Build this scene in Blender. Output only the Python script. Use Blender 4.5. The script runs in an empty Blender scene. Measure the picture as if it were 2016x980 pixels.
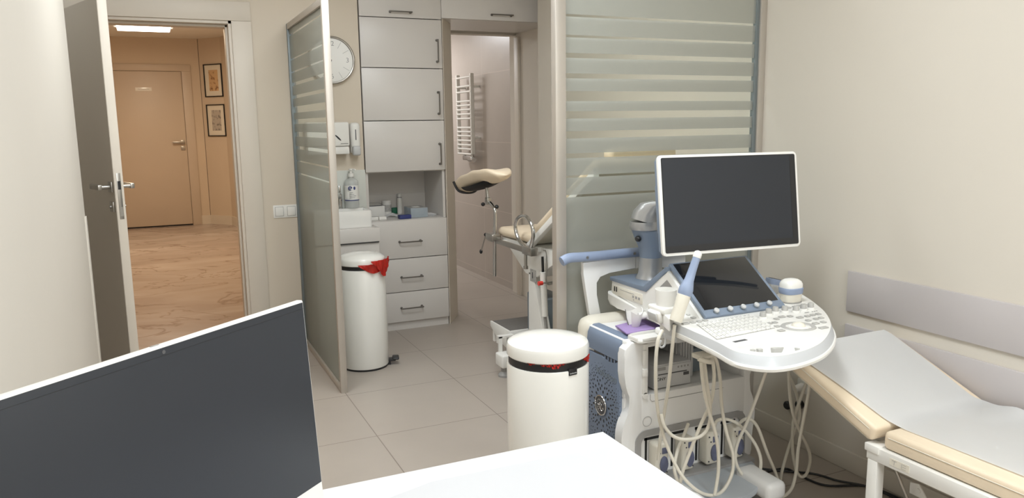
import bpy, bmesh, math, random
from mathutils import Vector, Matrix
random.seed(7)
PI = math.pi
SC = bpy.context.scene
COL = SC.collection

# ------------------------------------------------------------------ camera
CAMZ = 1.42
cam_rows = [(0.90727603, 0.07981423, -0.41289211),
            (-0.42030671, 0.13970924, -0.8965621),
            (-0.01387357, 0.98697063, 0.1603013)]
FPX = 1520.91
cd = bpy.data.cameras.new('camera')
cam = bpy.data.objects.new('camera', cd)
COL.objects.link(cam)
M4 = Matrix(cam_rows).to_4x4()
M4.translation = Vector((0, 0, CAMZ))
cam.matrix_world = M4
cd.sensor_fit = 'HORIZONTAL'
cd.sensor_width = 36.0
cd.lens = FPX / 2016 * 36.0
cd.clip_start = 0.02
SC.camera = cam

# ------------------------------------------------------------------ light and exposure
SC.view_settings.view_transform = 'Standard'
SC.view_settings.look = 'None'
SC.view_settings.gamma = 1.0
SC.view_settings.use_curve_mapping = False
SC.view_settings.exposure = 0.38
w = bpy.data.worlds.new('world')
SC.world = w
w.use_nodes = True
w.node_tree.nodes['Background'].inputs[0].default_value = (1.0, 0.97, 0.93, 1)
w.node_tree.nodes['Background'].inputs[1].default_value = 0.25

ROOM_H = 2.62
HALL_H = 2.69
def area(name, loc, sx, sy, power, col):
    l = bpy.data.lights.new(name, 'AREA')
    l.shape = 'RECTANGLE'; l.size = sx; l.size_y = sy
    l.energy = power; l.color = col
    o = bpy.data.objects.new(name, l)
    o.location = loc
    COL.objects.link(o)
    return o
WHITE = (0.85, 0.94, 1.0)
WARM = (1.0, 0.78, 0.53)
# the light each ceiling panel gives (the panels themselves are built further down)
PANELS = [(0.6, -1.0), (1.6, -0.9), (1.05, 1.6), (0.35, 3.5)]
PW = [16, 33, 17, 11]
for (x, y), p in zip(PANELS, PW):
    area('ceiling_panel_light', (x, y, ROOM_H - 0.035), 0.58, 0.58, p, WHITE)
area('exam_corner_light', (1.2, 3.25, ROOM_H - 0.035), 0.58, 0.58, 9, (0.88, 0.95, 1.0))
area('bathroom_light', (1.9, 7.7, 2.4), 0.3, 0.3, 22, (0.95, 0.97, 1.0))
area('hall_lamp_light', (0.03, 9.7, HALL_H - 0.11), 0.62, 0.9, 29, WARM)
area('hall_near_light', (0.03, 6.9, HALL_H - 0.05), 0.62, 0.9, 18, WARM)
area('recess_fill_light', (-0.75, 4.55, ROOM_H - 0.03), 0.12, 0.12, 1.5, WHITE)  # added fill lamp, lifts the shaded face of the open door leaf

# ------------------------------------------------------------------ helpers
def ray(px, py):
    c = Vector((px - 1008.0, -(py - 490.0), -FPX))
    return Matrix(cam_rows) @ c
CAMP = Vector((0, 0, CAMZ))
def ax(px, py, x): d = ray(px, py); return CAMP + d * (x / d.x)
def ay(px, py, y): d = ray(px, py); return CAMP + d * (y / d.y)
def az(px, py, z): d = ray(px, py); return CAMP + d * ((z - CAMZ) / d.z)

def srgb(r, g, b):
    f = lambda c: (c / 12.92 if c <= 0.04045 else ((c + 0.055) / 1.055) ** 2.4)
    return (f(r / 255), f(g / 255), f(b / 255), 1)

MATS = {}
def mat(name, col, rough=0.5, metal=0.0, coat=0.0, var=0.03, scale=6.0, bump=0.0, bscale=200.0, spec=0.5, sub=None):
    m = bpy.data.materials.new(name); m.use_nodes = True
    nt = m.node_tree; b = nt.nodes['Principled BSDF']
    b.inputs['Roughness'].default_value = rough
    b.inputs['Metallic'].default_value = metal
    b.inputs['Coat Weight'].default_value = coat
    b.inputs['Specular IOR Level'].default_value = spec
    tc = nt.nodes.new('ShaderNodeTexCoord')
    n = nt.nodes.new('ShaderNodeTexNoise'); n.inputs['Scale'].default_value = scale
    n.inputs['Detail'].default_value = 4
    nt.links.new(tc.outputs['Object'], n.inputs['Vector'])
    r = nt.nodes.new('ShaderNodeValToRGB')
    c = col if len(col) == 4 else (*col, 1)
    r.color_ramp.elements[0].position = 0.3
    r.color_ramp.elements[1].position = 0.7
    r.color_ramp.elements[0].color = tuple(max(0, v * (1 - var)) for v in c[:3]) + (1,)
    r.color_ramp.elements[1].color = tuple(min(1, v * (1 + var)) for v in c[:3]) + (1,)
    nt.links.new(n.outputs['Fac'], r.inputs[0])
    nt.links.new(r.outputs[0], b.inputs['Base Color'])
    if bump:
        n2 = nt.nodes.new('ShaderNodeTexNoise'); n2.inputs['Scale'].default_value = bscale
        nt.links.new(tc.outputs['Object'], n2.inputs['Vector'])
        bp = nt.nodes.new('ShaderNodeBump'); bp.inputs['Strength'].default_value = bump
        bp.inputs['Distance'].default_value = 0.002
        nt.links.new(n2.outputs['Fac'], bp.inputs['Height'])
        nt.links.new(bp.outputs[0], b.inputs['Normal'])
    MATS[name] = m
    return m

def emis(name, col, s):
    m = bpy.data.materials.new(name); m.use_nodes = True
    b = m.node_tree.nodes['Principled BSDF']
    b.inputs['Base Color'].default_value = col
    b.inputs['Emission Color'].default_value = col
    b.inputs['Emission Strength'].default_value = s
    return m

class MB:
    def __init__(s, M=None):
        s.bm = bmesh.new(); s.M = M or Matrix.Identity(4)
    def _v(s, p): return s.bm.verts.new(s.M @ Vector(p))
    def box(s, a, b, R=None, bev=0.0, seg=2):
        """axis box from corner a to corner b, optional rotation R about centre"""
        a = Vector(a); b = Vector(b); c = (a + b) / 2; h = (b - a) / 2
        vs = []
        for dz in (-1, 1):
            for dx, dy in ((-1, -1), (1, -1), (1, 1), (-1, 1)):
                p = Vector((dx * h.x, dy * h.y, dz * h.z))
                if R is not None: p = R @ p
                vs.append(s._v(c + p))
        fs = [(3, 2, 1, 0), (4, 5, 6, 7), (0, 1, 5, 4), (1, 2, 6, 5), (2, 3, 7, 6), (3, 0, 4, 7)]
        faces = [s.bm.faces.new([vs[i] for i in f]) for f in fs]
        if bev > 0:
            es = set()
            for f in faces: es.update(f.edges)
            bev = min(bev, min(abs(h.x), abs(h.y), abs(h.z)) * 0.95)
            bmesh.ops.bevel(s.bm, geom=list(es), offset=bev, segments=seg, profile=0.5, affect='EDGES')
        return s
    def cyl(s, p0, p1, r0, r1=None, n=24, cap=True):
        r1 = r0 if r1 is None else r1
        return s.rings([(Vector(p0), r0), (Vector(p1), r1)], n, cap)
    def rings(s, pr, n=24, cap=True, axis=None):
        pts = [Vector(p) for p, r in pr]
        ax_ = axis or (pts[-1] - pts[0])
        ax_ = Vector(ax_).normalized()
        u = ax_.orthogonal().normalized(); v = ax_.cross(u)
        rows = []
        for p, r in pr:
            p = Vector(p)
            if not isinstance(r, (tuple, list)): r = (r, r)
            rows.append([s._v(p + u * r[0] * math.cos(2 * PI * k / n) + v * r[1] * math.sin(2 * PI * k / n)) for k in range(n)])
        for a, b in zip(rows, rows[1:]):
            for k in range(n):
                s.bm.faces.new([a[k], a[(k + 1) % n], b[(k + 1) % n], b[k]])
        if cap:
            s.bm.faces.new(rows[0][::-1]); s.bm.faces.new(rows[-1])
        return s
    def lathe(s, c, prof, n=40, cap=True):
        c = Vector(c)
        return s.rings([(c + Vector((0, 0, z)), max(r, 1e-4)) for r, z in prof], n, cap, Vector((0, 0, 1)))
    def tube(s, pts, r, n=8, sub=6, closed=False, rad=None):
        P = [Vector(p) for p in pts]
        if sub > 1:
            Q = []; m = len(P)
            rng = range(m) if closed else range(m - 1)
            for i in rng:
                if closed: p0, p1, p2, p3 = P[i - 1], P[i], P[(i + 1) % m], P[(i + 2) % m]
                else: p0, p1, p2, p3 = P[max(i - 1, 0)], P[i], P[i + 1], P[min(i + 2, m - 1)]
                for k in range(sub):
                    t = k / sub
                    Q.append(0.5 * ((2 * p1) + (p2 - p0) * t + (2 * p0 - 5 * p1 + 4 * p2 - p3) * t * t + (3 * p1 - p0 - 3 * p2 + p3) * t ** 3))
            if not closed: Q.append(P[-1])
            P = Q
        m = len(P); rows = []; u = None
        for i in range(m):
            if closed: t = P[(i + 1) % m] - P[i - 1]
            else: t = P[min(i + 1, m - 1)] - P[max(i - 1, 0)]
            if t.length < 1e-9: t = Vector((0, 0, 1))
            t.normalize()
            if u is None: u = t.orthogonal().normalized()
            else:
                u = (u - t * u.dot(t))
                u = u.normalized() if u.length > 1e-6 else t.orthogonal().normalized()
            v = t.cross(u)
            rr = r if rad is None else rad[0] + (rad[1] - rad[0]) * i / (m - 1)
            rows.append([s._v(P[i] + u * rr * math.cos(2 * PI * k / n) + v * rr * math.sin(2 * PI * k / n)) for k in range(n)])
        pairs = list(zip(rows, rows[1:]))
        if closed: pairs.append((rows[-1], rows[0]))
        for a, b in pairs:
            for k in range(n):
                s.bm.faces.new([a[k], a[(k + 1) % n], b[(k + 1) % n], b[k]])
        if not closed:
            s.bm.faces.new(rows[0][::-1]); s.bm.faces.new(rows[-1])
        return s
    def prism(s, poly, off, bev=0.0, seg=2):
        """poly: 3-D planar polygon, off: extrusion vector"""
        off = Vector(off)
        a = [s._v(p) for p in poly]; b = [s._v(Vector(p) + off) for p in poly]
        n = len(a); fs = []
        fs.append(s.bm.faces.new(a[::-1])); fs.append(s.bm.faces.new(b))
        for k in range(n):
            fs.append(s.bm.faces.new([a[k], a[(k + 1) % n], b[(k + 1) % n], b[k]]))
        if bev > 0:
            es = set(fs[0].edges) | set(fs[1].edges)
            bmesh.ops.bevel(s.bm, geom=list(es), offset=bev, segments=seg, profile=0.5, affect='EDGES')
        return s
    def ell(s, c, r, R=None, nu=20, nv=12):
        c = Vector(c); rows = []
        for j in range(1, nv):
            th = PI * j / nv
            row = []
            for k in range(nu):
                ph = 2 * PI * k / nu
                p = Vector((r[0] * math.sin(th) * math.cos(ph), r[1] * math.sin(th) * math.sin(ph), r[2] * math.cos(th)))
                if R is not None: p = R @ p
                row.append(s._v(c + p))
            rows.append(row)
        t = Vector((0, 0, r[2])); bt = -t
        if R is not None: t = R @ t; bt = R @ bt
        t = s._v(c + t); bt = s._v(c + bt)
        for a, b in zip(rows, rows[1:]):
            for k in range(nu): s.bm.faces.new([a[k], b[k], b[(k + 1) % nu], a[(k + 1) % nu]])
        for k in range(nu):
            s.bm.faces.new([t, rows[0][k], rows[0][(k + 1) % nu]])
            s.bm.faces.new([bt, rows[-1][(k + 1) % nu], rows[-1][k]])
        return s
    def grid(s, fn, nu, nv, thick=0.0):
        rows = [[s._v(fn(i / nu, j / nv)) for j in range(nv + 1)] for i in range(nu + 1)]
        fs = []
        for i in range(nu):
            for j in range(nv):
                fs.append(s.bm.faces.new([rows[i][j], rows[i + 1][j], rows[i + 1][j + 1], rows[i][j + 1]]))
        if thick:
            bmesh.ops.solidify(s.bm, geom=fs, thickness=thick)
        return s
    def text(s, body, M, size, ext=0.0006, align='CENTER', font_shear=0.0, sx=1.0):
        cu = bpy.data.curves.new('t', 'FONT'); cu.body = body; cu.size = size; cu.extrude = ext
        cu.align_x = align; cu.align_y = 'CENTER'; cu.shear = font_shear
        o = bpy.data.objects.new('t', cu)
        me = bpy.data.meshes.new_from_object(o)
        me.transform(s.M @ M @ Matrix.Diagonal((sx, 1, 1, 1)))
        s.bm.from_mesh(me)
        bpy.data.meshes.remove(me); bpy.data.objects.remove(o); bpy.data.curves.remove(cu)
        return s
    def build(s, name, material, parent=None, smooth=35, loc=None):
        bmesh.ops.recalc_face_normals(s.bm, faces=s.bm.faces)
        org = Vector(loc) if loc is not None else rootloc(parent)
        bmesh.ops.translate(s.bm, vec=-org, verts=s.bm.verts)
        me = bpy.data.meshes.new(name); s.bm.to_mesh(me); s.bm.free()
        for mm in (material if isinstance(material, (list, tuple)) else [material]): me.materials.append(mm)
        if smooth:
            for p in me.polygons: p.use_smooth = True
            me.set_sharp_from_angle(angle=math.radians(smooth))
        o = bpy.data.objects.new(name, me); COL.objects.link(o)
        if parent is not None: o.parent = parent
        else: o.location = org
        return o

def rootloc(o):
    v = Vector((0, 0, 0))
    while o is not None:
        v = v + Vector(o.location); o = o.parent
    return v
def thing(name, label, cat, loc=(0, 0, 0), group=None):
    o = bpy.data.objects.new(name, None); COL.objects.link(o); o.location = loc
    o.empty_display_size = 0.05
    o['label'] = label; o['category'] = cat
    if group: o['group'] = group
    return o
def tag(o, label, cat, group=None):
    o['label'] = label; o['category'] = cat
    if group: o['group'] = group
    return o
def struct(o, label=None):
    o['kind'] = 'structure'
    if label: o['label'] = label
    return o
def copy_tree(o, parent=None):
    c = o.copy(); COL.objects.link(c)
    if parent is not None: c.parent = parent
    for ch in list(o.children):
        copy_tree(ch, c)
    return c
def rot(axis, deg): return Matrix.Rotation(math.radians(deg), 3, axis)
def frame(o, x, y, z):
    """4x4 from origin and three axes"""
    x, y, z = Vector(x), Vector(y), Vector(z)
    M = Matrix.Identity(4)
    for i in range(3):
        M[i][0] = x[i]; M[i][1] = y[i]; M[i][2] = z[i]; M[i][3] = Vector(o)[i]
    return M

# ------------------------------------------------------------------ materials
m_wall = mat('wall_paint', srgb(217, 209, 197), 0.75, var=0.012, scale=2, bump=0.06, bscale=300)
m_wallb = mat('wall_paint_light_tint', srgb(217, 205, 188), 0.75, var=0.012, scale=2, bump=0.06, bscale=300)  # same wall paint, light difference on the back wall put into its colour
m_wallw = mat('wall_paint_left', srgb(212, 205, 194), 0.75, var=0.012, scale=2, bump=0.06, bscale=300)
m_ceil = mat('ceiling_paint', srgb(235, 231, 224), 0.9, var=0.01)
m_halldoor = mat('hall_door_laminate', srgb(202, 186, 168), 0.45, var=0.015, scale=3)
m_hallwall = mat('hall_wall_paint', srgb(210, 193, 172), 0.8, var=0.02, scale=1.5)
m_doorw = mat('door_laminate', srgb(214, 204, 190), 0.45, var=0.015, scale=3)
m_leafdark = mat('door_leaf_taupe', srgb(158, 142, 122), 0.5, var=0.02, scale=3)
m_cab = mat('cabinet_white', srgb(216, 211, 206), 0.35, var=0.012, scale=3)
m_cabin = mat('cabinet_gap', srgb(70, 64, 60), 0.8)
m_post = mat('anodised_frame', srgb(186, 178, 168), 0.38, metal=0.35, var=0.02)
m_postside = mat('anodised_seal', srgb(120, 128, 130), 0.4, metal=0.3)
m_metal = mat('brushed_metal', srgb(176, 172, 166), 0.3, metal=0.9, var=0.03)
m_chrome = mat('chrome', srgb(205, 205, 205), 0.15, metal=1.0)
m_darkmetal = mat('handle_metal', srgb(130, 126, 122), 0.32, metal=0.85)
m_white = mat('white_plastic', srgb(238, 236, 231), 0.35, var=0.01)
m_whitegl = mat('white_enamel', srgb(238, 236, 230), 0.16, var=0.01, coat=0.3)
m_cream = mat('cream_plastic', srgb(226, 220, 206), 0.4, var=0.01)
m_lgrey = mat('light_grey_plastic', srgb(200, 200, 200), 0.4, var=0.012)
m_mgrey = mat('mid_grey_plastic', srgb(160, 158, 156), 0.45)
m_dgrey = mat('dark_grey_plastic', srgb(82, 82, 84), 0.5)
m_black = mat('black_plastic', srgb(34, 34, 36), 0.4)
m_cart = mat('cart_white_plastic', srgb(240, 239, 237), 0.4, var=0.01)
m_blue = mat('slate_blue_plastic', srgb(126, 139, 157), 0.42, var=0.015)
m_blueside = mat('slate_blue_panel', srgb(120, 133, 153), 0.5, var=0.015)
m_lblue = mat('light_blue_plastic', srgb(147, 161, 188), 0.4, var=0.015)
m_silver = mat('silver_paint', srgb(178, 178, 178), 0.33, metal=0.55)
m_screen = mat('screen_dark', srgb(43, 46, 52), 0.42, var=0.02, scale=1.2, spec=0.4)
m_screen2 = mat('glass_black', srgb(28, 30, 34), 0.07, spec=0.6)
m_pad = mat('beige_vinyl', srgb(234, 216, 190), 0.42, var=0.02, scale=10, bump=0.08, bscale=400)
m_paper = mat('paper_sheet', srgb(248, 247, 246), 0.85, var=0.01)
m_red = mat('red_bag', srgb(222, 62, 52), 0.35, var=0.12, scale=30)
m_purple = mat('purple_cloth', srgb(164, 140, 190), 0.8, var=0.05)
m_cable = mat('cable_cream', srgb(222, 216, 202), 0.4, var=0.01)
m_stripe = mat('wall_guard_mauve', srgb(200, 193, 192), 0.5, var=0.015)
m_btn = mat('button_grey', srgb(182, 180, 176), 0.4, var=0.01)
m_skirt = mat('skirt_grey', srgb(204, 206, 209), 0.35, var=0.01)
m_lock = mat('plug_lock_slate', srgb(104, 108, 132), 0.45)
m_base = mat('base_grey', srgb(186, 192, 198), 0.4)
m_desk = mat('desk_white_gloss', srgb(250, 250, 250), 0.12, coat=0.4, var=0.0)
m_mat = mat('desk_pad_clear', srgb(206, 206, 209), 0.22, var=0.0)
m_step = mat('rubber_grey', srgb(110, 106, 102), 0.8, var=0.05, scale=60)
m_ceramic = mat('ceramic', srgb(240, 238, 234), 0.1, coat=0.5, var=0.0)
m_tapeblue = mat('box_blue', srgb(52, 62, 120), 0.5)
m_green = mat('green_plastic', srgb(30, 110, 80), 0.5)
m_boxgrey = mat('box_blue_grey', srgb(160, 170, 178), 0.6, var=0.05, scale=20)
m_label = mat('label_grey', srgb(170, 168, 164), 0.5, var=0.2, scale=90)
m_ink = mat('ink', srgb(60, 60, 70), 0.6)
m_bluegrey = mat('blue_grey_metal', srgb(120, 130, 138), 0.5)
m_backsplash = mat('backsplash_glass', srgb(214, 216, 210), 0.15, var=0.0)

def m_tiles(name, base, grout, pitch, ox, oy, axes=('X', 'Y'), var=0.06, lw=0.0022, pz=None, rough=0.35, vein=None):
    m = bpy.data.materials.new(name); m.use_nodes = True
    nt = m.node_tree; N = nt.nodes; L = nt.links
    b = N['Principled BSDF']; b.inputs['Roughness'].default_value = rough
    g = N.new('ShaderNodeNewGeometry'); sp = N.new('ShaderNodeSeparateXYZ')
    L.new(g.outputs['Position'], sp.inputs[0])
    def lines(axis, off, p):
        a = N.new('ShaderNodeMath'); a.operation = 'SUBTRACT'; a.inputs[1].default_value = off
        L.new(sp.outputs[axis], a.inputs[0])
        w_ = N.new('ShaderNodeMath'); w_.operation = 'PINGPONG'; w_.inputs[1].default_value = p / 2
        L.new(a.outputs[0], w_.inputs[0])
        c = N.new('ShaderNodeMath'); c.operation = 'LESS_THAN'; c.inputs[1].default_value = lw
        L.new(w_.outputs[0], c.inputs[0]); return c, a
    l1, a1 = lines(axes[0], ox, pitch); l2, a2 = lines(axes[1], oy, pz or pitch)
    mx = N.new('ShaderNodeMath'); mx.operation = 'MAXIMUM'
    L.new(l1.outputs[0], mx.inputs[0]); L.new(l2.outputs[0], mx.inputs[1])
    # per tile variation
    cb = N.new('ShaderNodeCombineXYZ')
    for k, (a, p) in enumerate(((a1, pitch), (a2, pz or pitch))):
        d = N.new('ShaderNodeMath'); d.operation = 'DIVIDE'; d.inputs[1].default_value = p
        L.new(a.outputs[0], d.inputs[0])
        f = N.new('ShaderNodeMath'); f.operation = 'FLOOR'; L.new(d.outputs[0], f.inputs[0])
        L.new(f.outputs[0], cb.inputs[k])
    wn = N.new('ShaderNodeTexWhiteNoise'); L.new(cb.outputs[0], wn.inputs['Vector'])
    no = N.new('ShaderNodeTexNoise'); no.inputs['Scale'].default_value = 2.2; no.inputs['Detail'].default_value = 6
    no.inputs['Roughness'].default_value = 0.6
    L.new(g.outputs['Position'], no.inputs['Vector'])
    ad = N.new('ShaderNodeMath'); ad.operation = 'MULTIPLY_ADD'; ad.inputs[1].default_value = 0.25
    L.new(wn.outputs['Value'], ad.inputs[0]); L.new(no.outputs['Fac'], ad.inputs[2])
    cr = N.new('ShaderNodeValToRGB')
    cr.color_ramp.elements[0].position = 0.35; cr.color_ramp.elements[1].position = 0.95
    cr.color_ramp.elements[0].color = tuple(v * (1 - var) for v in base[:3]) + (1,)
    cr.color_ramp.elements[1].color = tuple(min(1, v * (1 + var)) for v in base[:3]) + (1,)
    L.new(ad.outputs[0], cr.inputs[0])
    mix = N.new('ShaderNodeMix'); mix.data_type = 'RGBA'
    L.new(mx.outputs[0], mix.inputs[0]); L.new(cr.outputs[0], mix.inputs[6]); mix.inputs[7].default_value = grout
    L.new(mix.outputs[2], b.inputs['Base Color'])
    return m
m_floor = m_tiles('floor_tiles', srgb(172, 162, 152), srgb(126, 115, 105), 0.607, 0.842, 3.352)
m_bathwall = m_tiles('bath_wall_tiles', srgb(184, 174, 165), srgb(208, 196, 186), 1.2, 6.55, 1.26, axes=('Y', 'Z'), pz=0.6, rough=0.3, lw=0.002)
m_bathback = m_tiles('bath_back_tiles', srgb(184, 174, 165), srgb(208, 196, 186), 1.2, 2.0, 1.26, axes=('X', 'Z'), pz=0.6, rough=0.3, lw=0.002)

def m_marble():
    m = bpy.data.materials.new('hall_marble_tiles'); m.use_nodes = True
    nt = m.node_tree; N = nt.nodes; L = nt.links
    b = N['Principled BSDF']; b.inputs['Roughness'].default_value = 0.22
    g = N.new('ShaderNodeNewGeometry')
    mp = N.new('ShaderNodeMapping'); mp.inputs['Scale'].default_value = (0.55, 0.9, 1); mp.inputs['Rotation'].default_value = (0, 0, 0.35)
    L.new(g.outputs['Position'], mp.inputs['Vector'])
    n1 = N.new('ShaderNodeTexNoise'); n1.inputs['Scale'].default_value = 1.6; n1.inputs['Detail'].default_value = 8; n1.inputs['Distortion'].default_value = 1.2
    L.new(mp.outputs[0], n1.inputs['Vector'])
    n2 = N.new('ShaderNodeTexNoise'); n2.inputs['Scale'].default_value = 1.1; n2.inputs['Detail'].default_value = 9; n2.inputs['Distortion'].default_value = 1.8
    L.new(mp.outputs[0], n2.inputs['Vector'])
    vr = N.new('ShaderNodeValToRGB'); e = vr.color_ramp.elements
    e[0].position = 0.485; e[0].color = (0, 0, 0, 1); e[1].position = 0.515; e[1].color = (0, 0, 0, 1)
    k = e.new(0.5); k.color = (1, 1, 1, 1)
    L.new(n2.outputs['Fac'], vr.inputs[0])
    cr = N.new('ShaderNodeValToRGB')
    cr.color_ramp.elements[0].position = 0.35; cr.color_ramp.elements[0].color = srgb(168, 152, 142)
    cr.color_ramp.elements[1].position = 0.68; cr.color_ramp.elements[1].color = srgb(198, 185, 175)
    L.new(n1.outputs['Fac'], cr.inputs[0])
    mix = N.new('ShaderNodeMix'); mix.data_type = 'RGBA'
    ml = N.new('ShaderNodeMath'); ml.operation = 'MULTIPLY'; ml.inputs[1].default_value = 0.6
    L.new(vr.outputs[0], ml.inputs[0]); L.new(ml.outputs[0], mix.inputs[0])
    L.new(cr.outputs[0], mix.inputs[6]); mix.inputs[7].default_value = srgb(120, 88, 68)
    L.new(mix.outputs[2], b.inputs['Base Color'])
    return m
m_hallfloor = m_marble()

def m_frost():
    """glass pane with a frosted film cut into clear horizontal strips"""
    m = bpy.data.materials.new('striped_frosted_glass'); m.use_nodes = True
    nt = m.node_tree; N = nt.nodes; L = nt.links
    for n in list(N): N.remove(n)
    out = N.new('ShaderNodeOutputMaterial')
    tr = N.new('ShaderNodeBsdfTransparent'); tr.inputs[0].default_value = (0.93, 0.95, 0.93, 1)
    gl = N.new('ShaderNodeBsdfGlossy'); gl.inputs['Roughness'].default_value = 0.03
    lw = N.new('ShaderNodeLayerWeight'); lw.inputs[0].default_value = 0.25
    clear = N.new('ShaderNodeMixShader')
    mm = N.new('ShaderNodeMath'); mm.operation = 'MULTIPLY'; mm.inputs[1].default_value = 1.0
    gb = N.new('ShaderNodeNewGeometry'); inv = N.new('ShaderNodeMath'); inv.operation = 'SUBTRACT'; inv.inputs[0].default_value = 1.0
    L.new(gb.outputs['Backfacing'], inv.inputs[1]); fr = N.new('ShaderNodeMath'); fr.operation = 'MULTIPLY'
    L.new(lw.outputs['Fresnel'], fr.inputs[0]); L.new(inv.outputs[0], fr.inputs[1])
    L.new(fr.outputs[0], mm.inputs[0]); L.new(mm.outputs[0], clear.inputs[0])
    L.new(tr.outputs[0], clear.inputs[1]); L.new(gl.outputs[0], clear.inputs[2])
    df = N.new('ShaderNodeBsdfDiffuse'); df.inputs[0].default_value = srgb(200, 201, 195)
    tl = N.new('ShaderNodeBsdfTranslucent'); tl.inputs[0].default_value = srgb(208, 209, 203)
    t2 = N.new('ShaderNodeBsdfTransparent'); t2.inputs[0].default_value = (0.74, 0.75, 0.72, 1)
    a = N.new('ShaderNodeMixShader'); a.inputs[0].default_value = 0.5
    L.new(df.outputs[0], a.inputs[1]); L.new(tl.outputs[0], a.inputs[2])
    bb = N.new('ShaderNodeMixShader'); bb.inputs[0].default_value = 0.50
    L.new(a.outputs[0], bb.inputs[1]); L.new(t2.outputs[0], bb.inputs[2])
    b2 = N.new('ShaderNodeMixShader')
    m2 = N.new('ShaderNodeMath'); m2.operation = 'MULTIPLY'; m2.inputs[1].default_value = 0.22
    L.new(fr.outputs[0], m2.inputs[0]); L.new(m2.outputs[0], b2.inputs[0])
    g2 = N.new('ShaderNodeBsdfGlossy'); g2.inputs['Roughness'].default_value = 0.12
    L.new(bb.outputs[0], b2.inputs[1]); L.new(g2.outputs[0], b2.inputs[2])
    g = N.new('ShaderNodeNewGeometry'); sp = N.new('ShaderNodeSeparateXYZ'); L.new(g.outputs['Position'], sp.inputs[0])
    dv = N.new('ShaderNodeMath'); dv.operation = 'DIVIDE'; dv.inputs[1].default_value = 2.5
    L.new(sp.outputs['Z'], dv.inputs[0])
    cr = N.new('ShaderNodeValToRGB'); cr.color_ramp.interpolation = 'CONSTANT'
    L.new(dv.outputs[0], cr.inputs[0])
    px = [(-48, -45), (-9, -4), (30, 37), (68.6, 78), (107, 118), (144, 157), (182, 199), (222, 237), (262, 277), (306, 316), (346, 354), (386, 392), (428, 429.6)]
    zs = sorted([(ay(1117, b_, 2.717).z, ay(1117, a_, 2.717).z) for a_, b_ in px])
    e = cr.color_ramp.elements
    e[0].position = 0; e[0].color = (1, 1, 1, 1)
    first = True
    for z0, z1 in zs:
        if first: k = e[1]; k.position = z0 / 2.5; first = False
        else: k = e.new(z0 / 2.5)
        k.color = (0, 0, 0, 1)
        k = e.new(z1 / 2.5); k.color = (1, 1, 1, 1)
    fin = N.new('ShaderNodeMixShader')
    L.new(cr.outputs[0], fin.inputs[0]); L.new(clear.outputs[0], fin.inputs[1]); L.new(b2.outputs[0], fin.inputs[2])
    L.new(fin.outputs[0], out.inputs[0])
    return m
m_frosted = m_frost()
def m_clearbottle():
    m = bpy.data.materials.new('clear_bottle'); m.use_nodes = True
    nt = m.node_tree; N = nt.nodes; L = nt.links
    b = N['Principled BSDF']; b.inputs['Base Color'].default_value = srgb(232, 234, 232); b.inputs['Roughness'].default_value = 0.15
    t = N.new('ShaderNodeBsdfTransparent'); mx = N.new('ShaderNodeMixShader'); mx.inputs[0].default_value = 0.45
    L.new(b.outputs[0], mx.inputs[2]); L.new(t.outputs[0], mx.inputs[1])
    L.new(mx.outputs[0], N['Material Output'].inputs[0])
    return m
m_clear = m_clearbottle()

# ================================================================== STRUCTURE
YW = 5.10      # wall with the door, clock and cabinet
XR = 2.49      # right wall
XL = -0.30     # left wall
YL = 4.0       # where the left wall ends
DX0, DX1 = -0.462, 0.50   # doorway
DH = 2.06
o = MB().box((-1.3, -1.8, -0.05), (2.85, YW, 0)).build('floor', m_floor, smooth=0); struct(o)
o = MB().box((0.9, YW, -0.05), (3.0, 8.2, 0)).build('floor_bathroom', m_floor, smooth=0); struct(o)
o = MB().box((-1.6, YW, -0.05), (0.9, 13.6, 0)).build('floor_hall', m_hallfloor, smooth=0); struct(o)
o = MB().box((0.9, 8.2, -0.05), (2.4, 13.6, 0)).build('floor_hall', m_hallfloor, smooth=0); struct(o)
o = MB().box((-1.3, -1.7, ROOM_H), (2.85, YW + 0.7, ROOM_H + 0.05)).build('ceiling', m_ceil, smooth=0); struct(o)
o = MB().box((-1.6, YW + 0.15, HALL_H), (0.93, 13.6, HALL_H + 0.05)).build('ceiling_hall', m_ceil, smooth=0); struct(o)
o = MB().box((0.93, 8.2, HALL_H), (2.4, 13.6, HALL_H + 0.05)).build('ceiling_hall', m_ceil, smooth=0); struct(o)
o = MB().box((0.94, 5.8, 2.5), (3.0, 8.2, 2.55)).build('ceiling_bathroom', m_ceil, smooth=0); struct(o)
# left wall with outside corner
o = MB().box((XL - 0.12, -1.7, 0), (XL, YL, ROOM_H)).build('wall_left', m_wallw, smooth=0); struct(o)
o = MB().box((-1.3, YL - 0.12, 0), (XL - 0.12, YL, ROOM_H)).build('wall_left_return', m_wall, smooth=0); struct(o)
o = MB().box((-1.3, YL, 0), (-1.2, YW, ROOM_H)).build('wall_left_recess', m_wall, smooth=0); struct(o)
o = MB().box((XL - 0.006, YL - 0.05, 0), (XL + 0.006, YL + 0.006, 1.03), bev=0.002).build('trim_1', m_wallw); struct(o)
# wall with the door
mb = MB()
mb.box((-1.3, YW, 0), (DX0, YW + 0.15, ROOM_H))
mb.box((DX0, YW, DH), (DX1, YW + 0.15, ROOM_H))
mb.box((DX1, YW, 0), (1.275, YW + 0.15, ROOM_H))
o = mb.build('wall_back', m_wallb, smooth=0); struct(o)
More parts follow.
